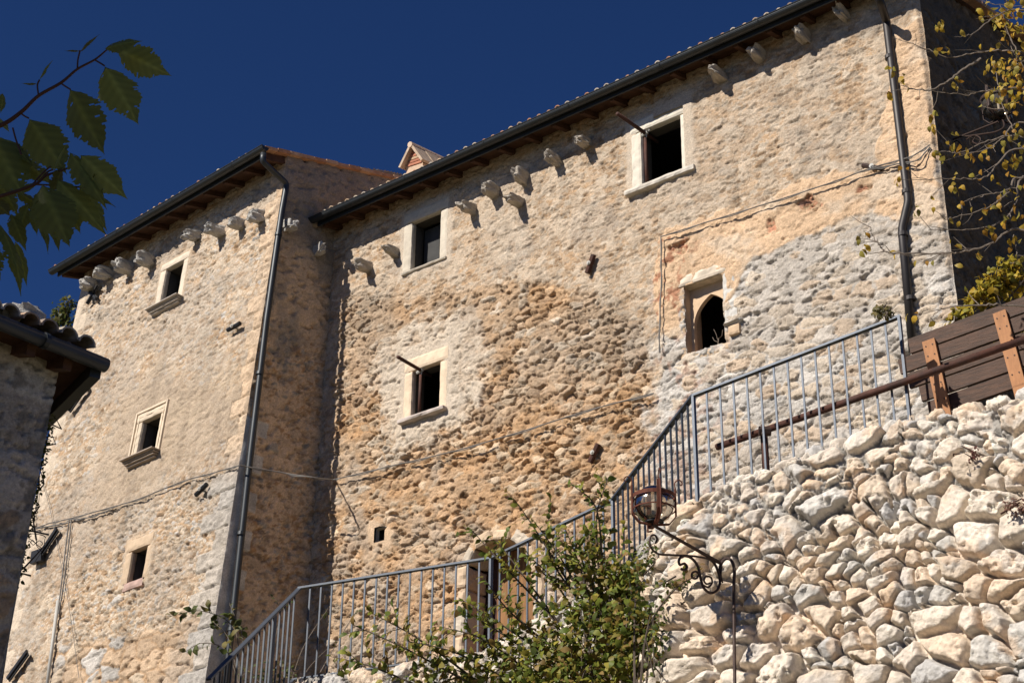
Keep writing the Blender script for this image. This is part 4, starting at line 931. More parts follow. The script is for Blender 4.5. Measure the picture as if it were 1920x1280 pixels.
# ------------------------------------------------------------------ lanterns
def spiral(c, ax, ay, r0, r1, t0, t1, n=26):
    return [c+ax*(lerp(r0, r1, k/n)*math.cos(lerp(t0, t1, k/n)))+ay*(lerp(r0, r1, k/n)*math.sin(lerp(t0, t1, k/n))) for k in range(n+1)]
def smooth_path(P, n=8):
    P = [np.asarray(p, float) for p in P]; Q = []; E_ = [2*P[0]-P[1]]+P+[2*P[-1]-P[-2]]
    for i in range(1, len(E_)-2):
        for k in range(n):
            t = k/n; a, b_, c, d = E_[i-1], E_[i], E_[i+1], E_[i+2]
            Q.append(.5*((2*b_)+(-a+c)*t+(2*a-5*b_+4*c-d)*t*t+(-a+3*b_-3*c+d)*t**3))
    return Q+[P[-1]]
def cage(root, c, r, ax, ay, m=M_rustred, tip=True):
    """globe, iron cage, inner bulb; c = globe centre"""
    g = MB(); n = 26
    th = np.linspace(0, 2*math.pi, n, endpoint=False); ph = np.linspace(-1.35, 1.45, 16); V = []
    for p in ph:
        for t in th: V.append(c+ax*r*math.cos(p)*math.cos(t)+ay*r*math.cos(p)*math.sin(t)+Z*r*.98*math.sin(p))
    g.add(V, [(j*n+i, j*n+(i+1) % n, (j+1)*n+(i+1) % n, (j+1)*n+i) for j in range(15) for i in range(n)]); g.build('globe', M_glass, root, True)
    b = MB(); R_ = r*1.08
    for (z0, z1) in ((.28, .48), (-.30, -.24)):
        V = []
        for zz in (z0, z1):
            for t in th: V.append(c+ax*R_*math.cos(t)+ay*R_*math.sin(t)+Z*r*zz)
        for zz in (z0, z1):
            for t in th: V.append(c+ax*(R_-.006)*math.cos(t)+ay*(R_-.006)*math.sin(t)+Z*r*zz)
        b.add(V, [(i, (i+1) % n, n+(i+1) % n, n+i) for i in range(n)]+[(2*n+i, 3*n+i, 3*n+(i+1) % n, 2*n+(i+1) % n) for i in range(n)]+[(n+i, n+(i+1) % n, 3*n+(i+1) % n, 3*n+i) for i in range(n)]+[(i, 2*n+i, 2*n+(i+1) % n, (i+1) % n) for i in range(n)])
    b.build('ring', m, root)
    for k in range(4):
        t = 1.42+k*math.pi/2; u_ = ax*math.cos(t)+ay*math.sin(t); w_ = -ax*math.sin(t)+ay*math.cos(t); b = MB(); R2 = R_+.004
        pth = [c+u_*R2+Z*r*.95, c+u_*R2-Z*r*.55, c+u_*r*.75-Z*r*.98, c+u_*.02-Z*r*1.05]
        for p, q in zip(pth[:-1], pth[1:]): b.bar(p, q, .034, .008, up=u_ if abs(nrm(q-p)@u_) < .9 else Z)
        if tip: b.tube(smooth_path([c+u_*R2+Z*r*.93, c+u_*(R2)+Z*r*1.25, c+u_*(R2+.035)+Z*r*1.42, c+u_*(R2+.06)+Z*r*1.25, c+u_*(R2+.045)+Z*r*1.12]), .005, 5)
        b.build('cage_strap', m, root)
        if k % 2 == 0:
            b = MB(); b.tube(smooth_path([c+u_*(R2+.03)+Z*r*.9, c+u_*(R2+.055)+Z*r*.2, c+u_*(R2+.05)-Z*r*.9], 4)+[c+u_*.1-Z*r*1.15], .007, 6); b.build('cage_rod', m, root)
    b = MB(); b.tube([c-Z*r*.95, c-Z*r*.72], .075, 14); b.tube([c-Z*r*.72, c-Z*r*.60], .05, 12); b.build('lamp_base', M_black, root)
    b = MB(); b.tube([c-Z*r*.6, c+Z*r*.15], .018, 10); b.build('bulb', M_white, root)
def lantern1():
    c = at(1226, 946, 12.38); mt = at(1376, 1062, 12.82)
    Lr = thing('wall_lantern', mt, 'rusty caged globe lantern on a scrolled iron arm over the bush', 'lantern')
    r = .158; e = nrm((mt-c)*A(1, 1, 0)); cage(Lr, c, r, A(1, 0, 0), A(0, -1, 0))
    foot = c-Z*r*1.08; top = at(1352, 1056, 12.78); b = MB()
    b.tube([foot-e*.02, top], [.012, .015], 8); b.build('arm', M_wrought, Lr)
    b = MB(); F_ = 12.9; W_ = lambda x, y: at(x, y, 12.40+.38*(x-1226)/126.)
    def cv(pts, r=.009): b.tube(smooth_path([W_(*p) for p in pts], 8), r, 6)
    cv([(1229, 1018), (1232, 1010), (1228, 1003), (1221, 1004), (1218, 1014), (1222, 1028), (1235, 1038), (1260, 1040), (1300, 1042), (1330, 1047)])
    cv([(1277, 1066), (1284, 1068), (1288, 1062), (1283, 1056), (1275, 1058), (1273, 1050), (1280, 1042), (1295, 1045), (1308, 1060), (1314, 1085), (1320, 1102), (1332, 1111), (1344, 1106), (1350, 1090), (1346, 1070), (1338, 1054), (1325, 1044)], .011)
    cv([(1310, 1078), (1305, 1084), (1298, 1082), (1298, 1074), (1305, 1071), (1312, 1078), (1315, 1090)])
    cv([(1332, 1092), (1325, 1094), (1320, 1088), (1324, 1080), (1333, 1082), (1335, 1092), (1328, 1100), (1318, 1096)], .008)
    b.build('scroll', M_wrought, Lr)
    b = MB(); b.tube(smooth_path([at(1350, 1085, 12.8), at(1351, 1060, 12.78), at(1360, 1047, 12.76), at(1371, 1050, 12.74), at(1377, 1068, 12.72), at(1376, 1100, 12.70), at(1376.5, 1180, 12.64), at(1378, 1300, 12.54)], 6), .013, 8); b.build('conduit', M_wrought, Lr)
    b = MB(); b.tube(smooth_path([at(1353, 1062, 12.78), at(1352, 1080, 12.78), at(1355, 1092, 12.8)], 4), .007, 6); b.build('hook', M_wrought, Lr)
lantern1()
def lantern2():
    u0, v0 = FMs.px(1790, 262, .0)
    # arm leaves the flank wall, globe hangs to the right
    Fq_ = FMs.p(*FMs.px(1800, 255, .1), .1); Fd = Fq_[1]
    c = at(1872, 197, Fd-.55); Lr = thing('wall_lantern', at(1800, 262, Fd), 'unlit glass lantern in shade on the dark side wall, behind yellow leaves', 'lantern')
    e = nrm(FMs.N); r = .24; cage(Lr, c, r, e, A(-e[1], e[0], 0), M_wrought, False)
    W_ = lambda x, y: at(x, y, lerp(Fd, Fd-.55, (x-1790)/80.)); b = MB()
    b.tube([W_(1786, 262), W_(1872, 228)], .014, 8); b.build('arm', M_wrought, Lr)
    b = MB()
    b.tube(smooth_path([W_(*p) for p in ((1810, 256), (1840, 252), (1868, 247), (1882, 238), (1880, 226), (1872, 230))], 6), .012, 6)
    b.tube(smooth_path([W_(*p) for p in ((1790, 286), (1800, 272), (1794, 264), (1784, 272), (1786, 284), (1797, 286))], 6), .010, 6)
    b.tube(smooth_path([W_(*p) for p in ((1812, 262), (1826, 254), (1838, 260), (1834, 270), (1824, 266), (1828, 258))], 6), .010, 6)
    b.build('scroll', M_wrought, Lr)
lantern2()
# lamp bracket on the left house
lb = thing('wall_lantern', FL.p(*FL.px(95, 1000, .1), .1), 'black lamp bracket with thin scrolls low on the left house', 'lantern')
P_ = lambda x, y, d=.12: FL.p(*FL.px(x, y, d), d)
b = MB(); b.tube([P_(92, 1002, .05), P_(50, 993, .45)], .018, 6); b.build('arm', M_black, lb)
b = MB()
b.tube(smooth_path([P_(86, 1008), P_(80, 1003, .2), P_(60, 1000, .35), P_(53, 1004, .4)], 5), .009, 5)
b.tube(smooth_path([P_(*p, .2) for p in ((84, 1010), (82, 1024), (74, 1028), (68, 1020), (73, 1013), (80, 1018), (76, 1023))], 6), .008, 5)
b.tube(smooth_path([P_(*p, .28) for p in ((68, 1005), (68, 1016), (62, 1021), (58, 1016), (61, 1012), (65, 1016))], 6), .008, 5); b.build('scroll', M_black, lb)
b = MB(); q = [P_(66, 1036, .05), P_(84, 1030, .05), P_(84, 1052, .05), P_(63, 1059, .05)]; q += [v_+FL.N*.09 for v_ in q]; b.add(q, [(3, 2, 1, 0), (4, 5, 6, 7), (0, 1, 5, 4), (1, 2, 6, 5), (2, 3, 7, 6), (3, 0, 4, 7)]); b.build('housing', M_black, lb)

# ------------------------------------------------------------------ pole brackets in windows
def poles(tip, elbow, foot, label, d0, R):
    u, v = FM.px(*elbow, -.02); el = FM.p(u, v, -.02); uf, vf = FM.px(*foot, -.04)
    ft = FM.p(uf, vf, -.04); tp = FM.p(*FM.px(*tip, d0), d0); dirn = nrm(tp-el)
    t = thing('window_pole', ft, label, 'pole', 'rusty poles clamped in window openings')
    b = MB(); b.tube([tp, el-dirn*.35], .033, 10); b.build('pole', M_rust, t, True)
    b = MB(); b.tube([el-Z*.05-FM.X*.03-FM.N*.04, ft], .030, 10); b.build('upright', M_rust, t, True)
    b = MB(); b.tube([el+FM.X*.05, el-FM.X*.09-Z*.03], .03, 6); b.tube([el+FM.X*.02+Z*.06, el+FM.X*.02-Z*.09], .012, 6); b.tube([el+FM.X*.06+Z*.03, el+FM.X*.10+Z*.03], .018, 6); b.build('clamp', M_grey, t)
poles((746, 669), (789, 694), (786, 776), 'rusty pole jutting from the lower middle window', .75, RM['lowmid'])
poles((1157, 213), (1210, 250), (1213, 346), 'rusty pole jutting from the upper right window with deep sill', .75, RM['upright'])

# ------------------------------------------------------------------ cables
def cable(name, runs, label, r=.009, m=M_cable, cat='cable', n=10, twist=True):
    b = MB()
    for pts in runs:
        Q = smooth_path(pts, n); b.tube(Q, r, 5)
        if twist:
            Q2 = [q+A(math.sin(k*.7)*r*1.3, 0, math.cos(k*.7)*r*1.5-.01) for k, q in enumerate(Q)]; b.tube(Q2, r*.8, 5)
    o = b.build(name, m, None); tag(o, label, cat); return o
fl = lambda x, y, d=.06: FL.p(*FL.px(x, y, d), d)
fm_ = lambda x, y, d=.11: FM.p(*FM.px(x, y, d), d)
cable('cable', [[fl(66, 990), fl(95, 980), fl(130, 972), fl(200, 953), fl(260, 935), fl(340, 903), fl(400, 886), fl(449, 872, .07)], [fl(130, 974), fl(165, 970), fl(205, 956)]], 'twisted cable sagging across the left house below its middle window', .011)
cable('cable', [[fl(449, 872, .07), at(530, 886, 27.6), at(590, 895, 27.4), fm_(625, 899)], [fm_(625, 899), fm_(650, 893), fm_(760, 867), fm_(860, 843), fm_(980, 808), fm_(1100, 770), fm_(1226, 737, .12)]], 'twisted cable crossing the gap and the large house below its lower window', .011)
cable('cable', [[fm_(1239, 444, .15), fm_(1340, 412, .15), fm_(1450, 378, .15), fm_(1560, 342, .15), fm_(1628, 317, .15), fm_(1680, 302, .15), fm_(1712, 292, .2), fm_(1743, 272, .1)], [fm_(1628, 319, .15), fm_(1690, 306, .15), fm_(1720, 300, .2), fm_(1744, 276, .1)], [fm_(1239, 444, .15), fm_(1240, 520, .14), fm_(1237, 600, .14), fm_(1236, 660, .14)]], 'cable pair running over the peach plaster and down the vertical joint', .010)
cable('cable', [[fl(80, 905), fl(95, 960), fl(115, 1060), fl(130, 1140), fl(148, 1270)]], 'thin single wire slanting down the left house beside the grey conduit', .006, twist=False)
cable('conduit', [[fl(130, 972, .05), fl(124, 1020, .05), fl(112, 1120, .05), fl(107, 1150, .05)], [fl(134, 972, .05), fl(129, 1020, .05), fl(117, 1110, .05), fl(110, 1150, .05)], [fl(72, 920, .05), fl(63, 985, .05), fl(66, 990, .05)], [fl(66, 991, .05), fl(126, 980, .05)]], 'bundle of grey service pipes bent down the left house corner', .014, M_cable, 'pipe', twist=False)
b = MB(); b.tube([fl(109, 1125, .07), fl(98, 1210, .07), fl(85, 1310, .07)], .033, 10); o = b.build('conduit', M_grey, None, True); tag(o, 'thick pale grey conduit at the bottom left of the left house', 'pipe')

# ------------------------------------------------------------------ foliage
TPL = np.array([(0, 0), (.22, .24), (.5, .33), (.78, .2), (1, 0), (.78, -.2), (.5, -.33), (.22, -.24)])
def leaves(pos, dirs, nrmls, size, cols, name, m, parent=None):
    pos = np.asarray(pos); n = len(pos); d = dirs/np.linalg.norm(dirs, axis=1)[:, None]; w = np.cross(nrmls, d); w /= np.linalg.norm(w, axis=1)[:, None]+1e-9; nn = np.cross(d, w)
    size = np.broadcast_to(size, (n,)); V = np.zeros((n, 8, 3))
    for k, (a, b_) in enumerate(TPL): V[:, k] = pos+(d*a+w*b_+nn*(abs(b_)*.45-.25*a*a))*size[:, None]
    F = np.array([[0, 1, 2, 4], [2, 3, 4, 4]]); idx = np.arange(n)[:, None, None]*8
    F = np.array([[0, 1, 7, 7], [1, 2, 6, 7], [2, 3, 5, 6], [3, 4, 5, 5]])
    Fl = []
    q = np.array([[1, 2, 6, 7], [2, 3, 5, 6]]); t = np.array([[0, 1, 7], [3, 4, 5]])
    me = bpy.data.meshes.new(name); me.vertices.add(n*8); me.vertices.foreach_set('co', V.astype(np.float32).ravel())
    lo = np.concatenate([q.ravel(), t.ravel()]); L = (np.arange(n)[:, None]*8+lo[None]).ravel(); me.loops.add(len(L)); me.loops.foreach_set('vertex_index', L.astype(np.int32))
    tot = np.tile([4, 4, 3, 3], n); stt = np.concatenate([[0], np.cumsum(tot)[:-1]]); me.polygons.add(4*n); me.polygons.foreach_set('loop_start', stt.astype(np.int32)); me.polygons.foreach_set('loop_total', tot.astype(np.int32)); me.update(calc_edges=True)
    a = me.color_attributes.new('Col', 'FLOAT_COLOR', 'POINT'); c = np.ones((n, 8, 4), np.float32); c[..., :3] = np.asarray(cols)[:, None, :]; a.data.foreach_set('color', c.ravel())
    me.materials.append(m); o = bpy.data.objects.new(name, me); COL.objects.link(o)
    if parent is not None: o.parent = parent; o.matrix_parent_inverse = Matrix.Translation(-root_of(parent))
    return o
GRN = [A(.06, .095, .02), A(.085, .12, .025), A(.12, .145, .03), A(.05, .075, .02), A(.16, .16, .035)]
YEL = [A(.50, .33, .03), A(.58, .38, .05), A(.42, .22, .03), A(.45, .33, .06), A(.35, .30, .06)]
def rand_dir(n, up=0.): v = RNG.normal(size=(n, 3)); v[:, 2] += up; return v/np.linalg.norm(v, axis=1)[:, None]
# central bush: arching shoots carrying leaves
def bush(name, label, cat, shoots, clumps, base, leafsize, greens, m=M_leaf, stem=M_bark, tf=0.3, side=.10, clsize=.9, shootw=.012, group=None, step=.035):
    t = thing(name, base, label, cat, group); b = MB(); pos = []; dr = []
    for sh in shoots:
        P = smooth_path(sh, 10); b.tube(P, np.linspace(shootw, .003, len(P)), 5)
        P = np.array(P); L = np.cumsum(np.r_[0, np.linalg.norm(np.diff(P, axis=0), axis=1)])
        for s in np.arange(L[-1]*tf, L[-1], step):
            p = A(*[np.interp(s, L, P[:, i]) for i in range(3)]); tg = nrm(A(*[np.interp(s+.02, L, P[:, i]) for i in range(3)])-p+1e-6)
            sd = RNG.normal(size=3); sd = nrm(sd-tg*(sd@tg))
            if RNG.random() < .25:
                ln = RNG.uniform(.5, 1.6)*side; e = p+sd*ln+tg*ln*.7+Z*ln*.2; b.tube([p, (p+e)/2+Z*.01, e], [.004, .003, .002], 4)
                for q in np.linspace(.3, 1, 4): pos.append(p+(e-p)*q); dr.append(nrm(sd+tg*.4+RNG.normal(size=3)*.5))
            pos.append(p); dr.append(nrm(sd+tg*.7-Z*.2))
    for (c, r, n) in clumps:
        v = rand_dir(n)*(RNG.random(n)**.45)[:, None]*np.array(r); k = fbm(v[:, 0]*6+c[0]*3, v[:, 2]*6+v[:, 1]*5+c[2], 71, 3) > .40
        v = v[k]; pos += list(np.array(c)+v); dd2 = v/np.maximum(np.linalg.norm(v, axis=1)[:, None], 1e-3)*.5+rand_dir(len(v)); dr += list(dd2)
        for q in range(max(3, n//70)):
            e = c+rand_dir(1, .5)[0]*np.array(r)*.9; s0 = c-Z*r[2]*.8+RNG.normal(size=3)*.05; b.tube([s0, (s0+e)/2+RNG.normal(size=3)*.05, e], [.008, .006, .002], 4)
    pos = np.array(pos); dr = np.array(dr); n = len(pos); nr = RNG.normal(size=(n, 3))*.6+A(-.5, -.6, .7)
    g = np.array(greens); cols = g[RNG.integers(0, len(g), n)]*RNG.uniform(.75, 1.3, (n, 1)); b.build('branches', stem, t)
    leaves(pos, dr, nr, leafsize*RNG.uniform(.6, 1.25, n), cols, 'foliage', m, t); return t
B_ = lambda x, y, F_=14.2: at(x, y, F_)
shoots = []
for tip, mid, rt in [((972, 945), (1015, 1010), (1090, 1130)), ((882, 990), (945, 1060), (1060, 1180)), ((1030, 958), (1030, 1040), (1110, 1160)), ((1070, 905), (1120, 960), (1130, 1120)), ((1140, 895), (1118, 980), (1130, 1150)),
                     ((930, 1010), (990, 1090), (1080, 1210)), ((905, 1080), (960, 1150), (1070, 1240)), ((860, 1120), (940, 1170), (1060, 1250)), ((990, 1040), (1040, 1090), (1110, 1200)), ((1170, 1010), (1160, 1080), (1150, 1200)),
                     ((1000, 975), (1060, 1060), (1120, 1180)), ((830, 1175), (910, 1200), (1020, 1280)), ((760, 1200), (860, 1225), (980, 1290)), ((660, 1170), (760, 1215), (900, 1290)), ((700, 1150), (790, 1200), (900, 1280)),
                     ((1010, 1130), (1050, 1180), (1100, 1280)), ((940, 1120), (1000, 1190), (1060, 1280)), ((1215, 1080), (1180, 1140), (1150, 1240)), ((1200, 1040), (1180, 1100), (1150, 1200)), ((620, 1230), (700, 1250), (820, 1300)),
                     ((880, 1150), (960, 1200), (1050, 1270)), ((1060, 990), (1090, 1070), (1120, 1180)), ((1100, 1020), (1110, 1090), (1125, 1200))]:
    F0 = 14.15+RNG.uniform(-.35, .15); shoots.append([B_(*rt, 14.2), B_(*mid, 14.1+(F0-14.15)*.5), B_(*tip, F0)])
cl = [(B_(1130, 1120, 14.1), (.34, .25, .34), 620), (B_(1100, 1200, 13.9), (.50, .3, .40), 1054), (B_(1190, 1210, 13.6), (.25, .2, .38), 496), (B_(1000, 1240, 14.1), (.48, .3, .26), 620), (B_(880, 1265, 14.2), (.55, .3, .18), 403), (B_(1080, 1275, 13.8), (.65, .3, .30), 806), (B_(1170, 1090, 13.9), (.22, .18, .26), 260), (B_(1060, 1060, 14.2), (.28, .2, .26), 204), (B_(1110, 1030, 14.2), (.18, .15, .28), 161)]
bush('bush', 'leafy green bush with long shoots in front of the railing and arched door', 'bush', shoots, cl, B_(1100, 1300, 14), .074, [g*A(1.9, 1.65, 1.4) for g in GRN]+[A(.20, .17, .035), A(.24, .16, .05)])
# sprays at the corner of the left house
S_ = lambda x, y: at(x, y, 16.0)
bush('sprig', 'sparse green sprays hanging before the left house corner beside the downpipe', 'plant', [[S_(450, 1290), S_(440, 1180), S_(380, 1145), S_(318, 1155)], [S_(450, 1290), S_(425, 1220), S_(380, 1205), S_(345, 1222)], [S_(450, 1290), S_(455, 1200), S_(430, 1130)], [S_(450, 1290), S_(430, 1200), S_(400, 1165)]], [], S_(450, 1300), .085, [A(.12, .14, .05), A(.10, .13, .04), A(.2, .17, .06)], stem=M_twig, tf=.45, side=.05, shootw=.006, step=.05)
# dry canes at the left foot of the railing
bush('dry_canes', 'dry pale canes leaning behind the lower railing', 'plant', [[at(545, 1280, 17), at(570, 1210, 17), at(615, 1140, 17.2)], [at(600, 1260, 17), at(640, 1190, 17.2), at(665, 1150, 17.3)], [at(560, 1290, 17), at(580, 1250, 17), at(630, 1200, 17)], [at(500, 1250, 17), at(520, 1180, 17), at(525, 1140, 17.2)]], [(at(500, 1262, 17), (.35, .2, .12), 130), (at(650, 1275, 16.8), (.5, .2, .06), 90)], at(560, 1300, 17), .05, [A(.14, .12, .05), A(.09, .11, .04)], stem=M_twig, tf=.9, shootw=.006)
# creeper on the wall corner
cp_ = [(at(1195, 1120, 13.55), (.10, .12, .35), 150), (at(1215, 1040, 13.6), (.10, .12, .15), 60), (at(1230, 1200, 13.2), (.10, .12, .45), 170), (at(1270, 1095, 13.05), (.25, .06, .06), 50)]
bush('creeper', 'small leaved creeper spreading over the corner of the field stone wall', 'creeper', [[at(1200, 1290, 13.2), at(1215, 1180, 13.2), at(1265, 1105, 13.0), at(1320, 1072, 12.98)], [at(1190, 1290, 13.3), at(1190, 1150, 13.5), at(1200, 1050, 13.6)]], cp_, at(1210, 1300, 13.1), .05, GRN+[A(.22, .15, .05)], side=.06)
# ivy edge and tree behind the left roofs
bush('ivy', 'thin dark ivy strip between the shaded house and the left stone house', 'ivy', [[at(0, 1290, 12.6), at(45, 1000, 12.6), at(82, 800, 12.6), at(95, 775, 12.6)]], [(at(lerp(92, 30, k/9.), lerp(790, 1080, k/9.), 12.7), (.045, .1, .12), 55) for k in range(10)], at(-10, 1400, 12.6), .035, [g*.7 for g in GRN], side=.03)
tr = [(at(x, y, 36), (r, r, r*1.2), n) for x, y, r, n in ((118, 610, .45, 260), (96, 640, .5, 260), (128, 575, .22, 60), (75, 640, .4, 120), (105, 590, .25, 50), (112, 660, .6, 300))]
bush('tree', 'small distant tree showing between the tiled roof and the left stone house', 'tree', [[at(110, 760, 36), at(112, 680, 36), at(118, 590, 36)], [at(110, 760, 36), at(90, 660, 36), at(70, 600, 36)], [at(110, 760, 36), at(125, 640, 36), at(130, 560, 36)]], tr, at(110, 900, 36), .12, [A(.07, .09, .025), A(.10, .11, .03), A(.15, .13, .04)], shootw=.05)
# weeds on the wall
bush('weed', 'small tufted weed growing by the upper end of the railing', 'weed', [], [(at(1655, 587, 12.2), (.09, .06, .06), 160)], at(1655, 600, 12.2), .035, [A(.14, .13, .05), A(.2, .16, .06)])
bush('weed', 'dry reddish weed rooted among the stones of the wall', 'weed', [], [(at(1810, 850, 11.75), (.10, .04, .08), 120)], at(1810, 870, 11.8), .03, [A(.14, .06, .05), A(.2, .1, .08)], stem=M_red, shootw=.004)
bush('weed', 'dry reddish weed at the right edge below the wooden fence', 'weed', [], [(at(1900, 952, 11.5), (.12, .04, .08), 90)], at(1900, 970, 11.5), .03, [A(.14, .07, .05), A(.22, .12, .09)], stem=M_red, shootw=.004)

# right hand autumn tree
def autumn():
    t = thing('tree', A(6.3, 11.0, 6.2), 'thin bare-branched tree with sparse yellow autumn leaves at the right edge', 'tree')
    b = MB(); F_ = 11.6; Q = lambda x, y, f=F_: at(x, y, f); pos = []; dr = []
    tk = [A(6.3, 11.0, 6.2), Q(2330, 700), Q(2260, 420), Q(2200, 200), Q(2130, -60), Q(2080, -300)]; b.tube(smooth_path(tk, 8), np.linspace(.11, .04, 41), 10); b.build('trunk', M_bark, t); b = MB()
    br = [[(2240, 330), (2060, 150), (1920, 100), (1840, 98), (1780, 108), (1730, 90), (1672, 70)], [(1840, 110), (1800, 135), (1755, 165), (1720, 168), (1690, 160)],
          [(2220, 260), (2050, 60), (1920, 20), (1870, 30), (1820, 65), (1790, 70)], [(2240, 330), (2080, 220), (1920, 168), (1860, 168), (1810, 178), (1740, 170)],
          [(2260, 420), (2060, 290), (1920, 232), (1880, 258), (1850, 280), (1790, 290)], [(2260, 420), (2080, 320), (1920, 258), (1860, 262), (1800, 286), (1770, 283)],
          [(2280, 500), (2080, 400), (1920, 335), (1890, 355), (1840, 368), (1800, 382)], [(2270, 520), (2060, 380), (1925, 330), (1905, 380), (1880, 415), (1820, 430), (1740, 430)],
          [(1890, 360), (1860, 385), (1800, 405), (1768, 412)], [(2300, 560), (2100, 480), (1920, 430), (1860, 455), (1810, 472), (1760, 474), (1680, 475), (1658, 470), (1636, 440), (1632, 425)],
          [(2280, 480), (2080, 360), (1915, 280), (1850, 330), (1800, 335), (1710, 335)], [(2300, 620), (2060, 590), (1900, 572), (1830, 572), (1770, 578), (1745, 598)],
          [(1660, 472), (1650, 460), (1645, 448)], [(1905, 250), (1880, 200), (1870, 150)], [(1920, 130), (1890, 60), (1875, 10)], [(1900, 440), (1906, 470), (1908, 488)], [(2200, 120), (2060, 0), (1930, 12), (1860, 8)], [(1950, 180), (1930, 120), (1905, 110), (1890, 60)]]
    for k, pp_ in enumerate(br):
        f0 = F_+RNG.uniform(-.5, .5); P = smooth_path([Q(x, y, lerp(F_, f0, min(1, max(0, (2250-x)/350.)))) for x, y in pp_], 9)
        P = [p+RNG.normal(size=3)*.004 for p in P]; b.tube(P, np.linspace(.012 if len(pp_) > 4 else .006, .0025, len(P)), 5)
        P = np.array(P)
        for q in range(8, len(P)-1, 3):
            tg = nrm(P[q+1]-P[q]); sd = nrm(RNG.normal(size=3)+A(-.5, 0, .2)); 
            if RNG.random() < .6:
                ln = RNG.uniform(.05, .28); e = P[q]+(tg*.6+sd*.7)*ln; mid = (P[q]+e)/2+RNG.normal(size=3)*.01; b.tube([P[q], mid, e], [.004, .003, .0015], 4)
                if RNG.random() < .45:
                    for z_ in range(RNG.integers(1, 4)): pos.append(e+RNG.normal(size=3)*.015); dr.append(nrm(A(0, 0, -1)+RNG.normal(size=3)*.7))
    b.build('branches', M_twig, t)
    cl_ = [(1903, 115, .20, 75), (1890, 150, .14, 26), (1907, 175, .13, 30), (1895, 22, .15, 36), (1910, 260, .1, 14), (1885, 350, .12, 9), (1905, 400, .1, 12), (1845, 22, .06, 7), (1758, 45, .05, 8), (1757, 95, .04, 4), (1675, 130, .035, 4), (1692, 145, .04, 3), (1795, 148, .04, 4), (1745, 237, .04, 4), (1785, 268, .05, 5), (1812, 285, .05, 6), (1847, 285, .04, 4), (1865, 120, .08, 12), (1862, 340, .04, 3), (1795, 350, .05, 6), (1845, 388, .04, 4), (1830, 470, .04, 4), (1813, 505, .02, 1), (1736, 490, .02, 1), (1790, 455, .03, 3), (1900, 452, .05, 6), (1885, 300, .05, 5), (1912, 60, .1, 20), (1905, 300, .05, 5), (1855, 430, .05, 5), (1880, 412, .03, 3), (1700, 155, .03, 2), (1880, 30, .1, 14), (1793, 330, .03, 2)]
    for x, y, r, n in cl_:
        c = Q(x, y, F_+RNG.uniform(-.4, .3))
        for k in range(n): pos.append(c+RNG.normal(size=3)*r*.6); dr.append(nrm(A(0, 0, -.9)+RNG.normal(size=3)*.6))
    n = len(pos); g = np.array(YEL); leaves(np.array(pos), np.array(dr), RNG.normal(size=(n, 3))*.8+A(-.4, -.6, .2), .062*RNG.uniform(.7, 1.25, n), g[RNG.integers(0, len(g), n)]*RNG.uniform(.7, 1.2, (n, 1)), 'foliage', M_leafy, t)
autumn()
cs = [(at(x, y, 12.6), (r, r*.8, r*.7), n) for x, y, r, n in ((1870, 525, .14, 170), (1840, 560, .14, 170), (1890, 500, .10, 90), (1910, 530, .16, 170), (1800, 590, .07, 50), (1855, 545, .12, 110))]
bush('shrub', 'yellow green shrub leaning over the plank fence at the right edge', 'shrub', [[at(1960, 700, 12.7), at(1900, 580, 12.6), at(1840, 540, 12.6)], [at(1960, 700, 12.7), at(1900, 560, 12.6), at(1890, 490, 12.6)], [at(1930, 700, 12.7), at(1850, 620, 12.6), at(1800, 585, 12.6)]], cs, at(1960, 760, 12.7), .062, [A(.34, .27, .03), A(.42, .32, .04), A(.48, .32, .04), A(.22, .20, .03)], m=M_leafy)

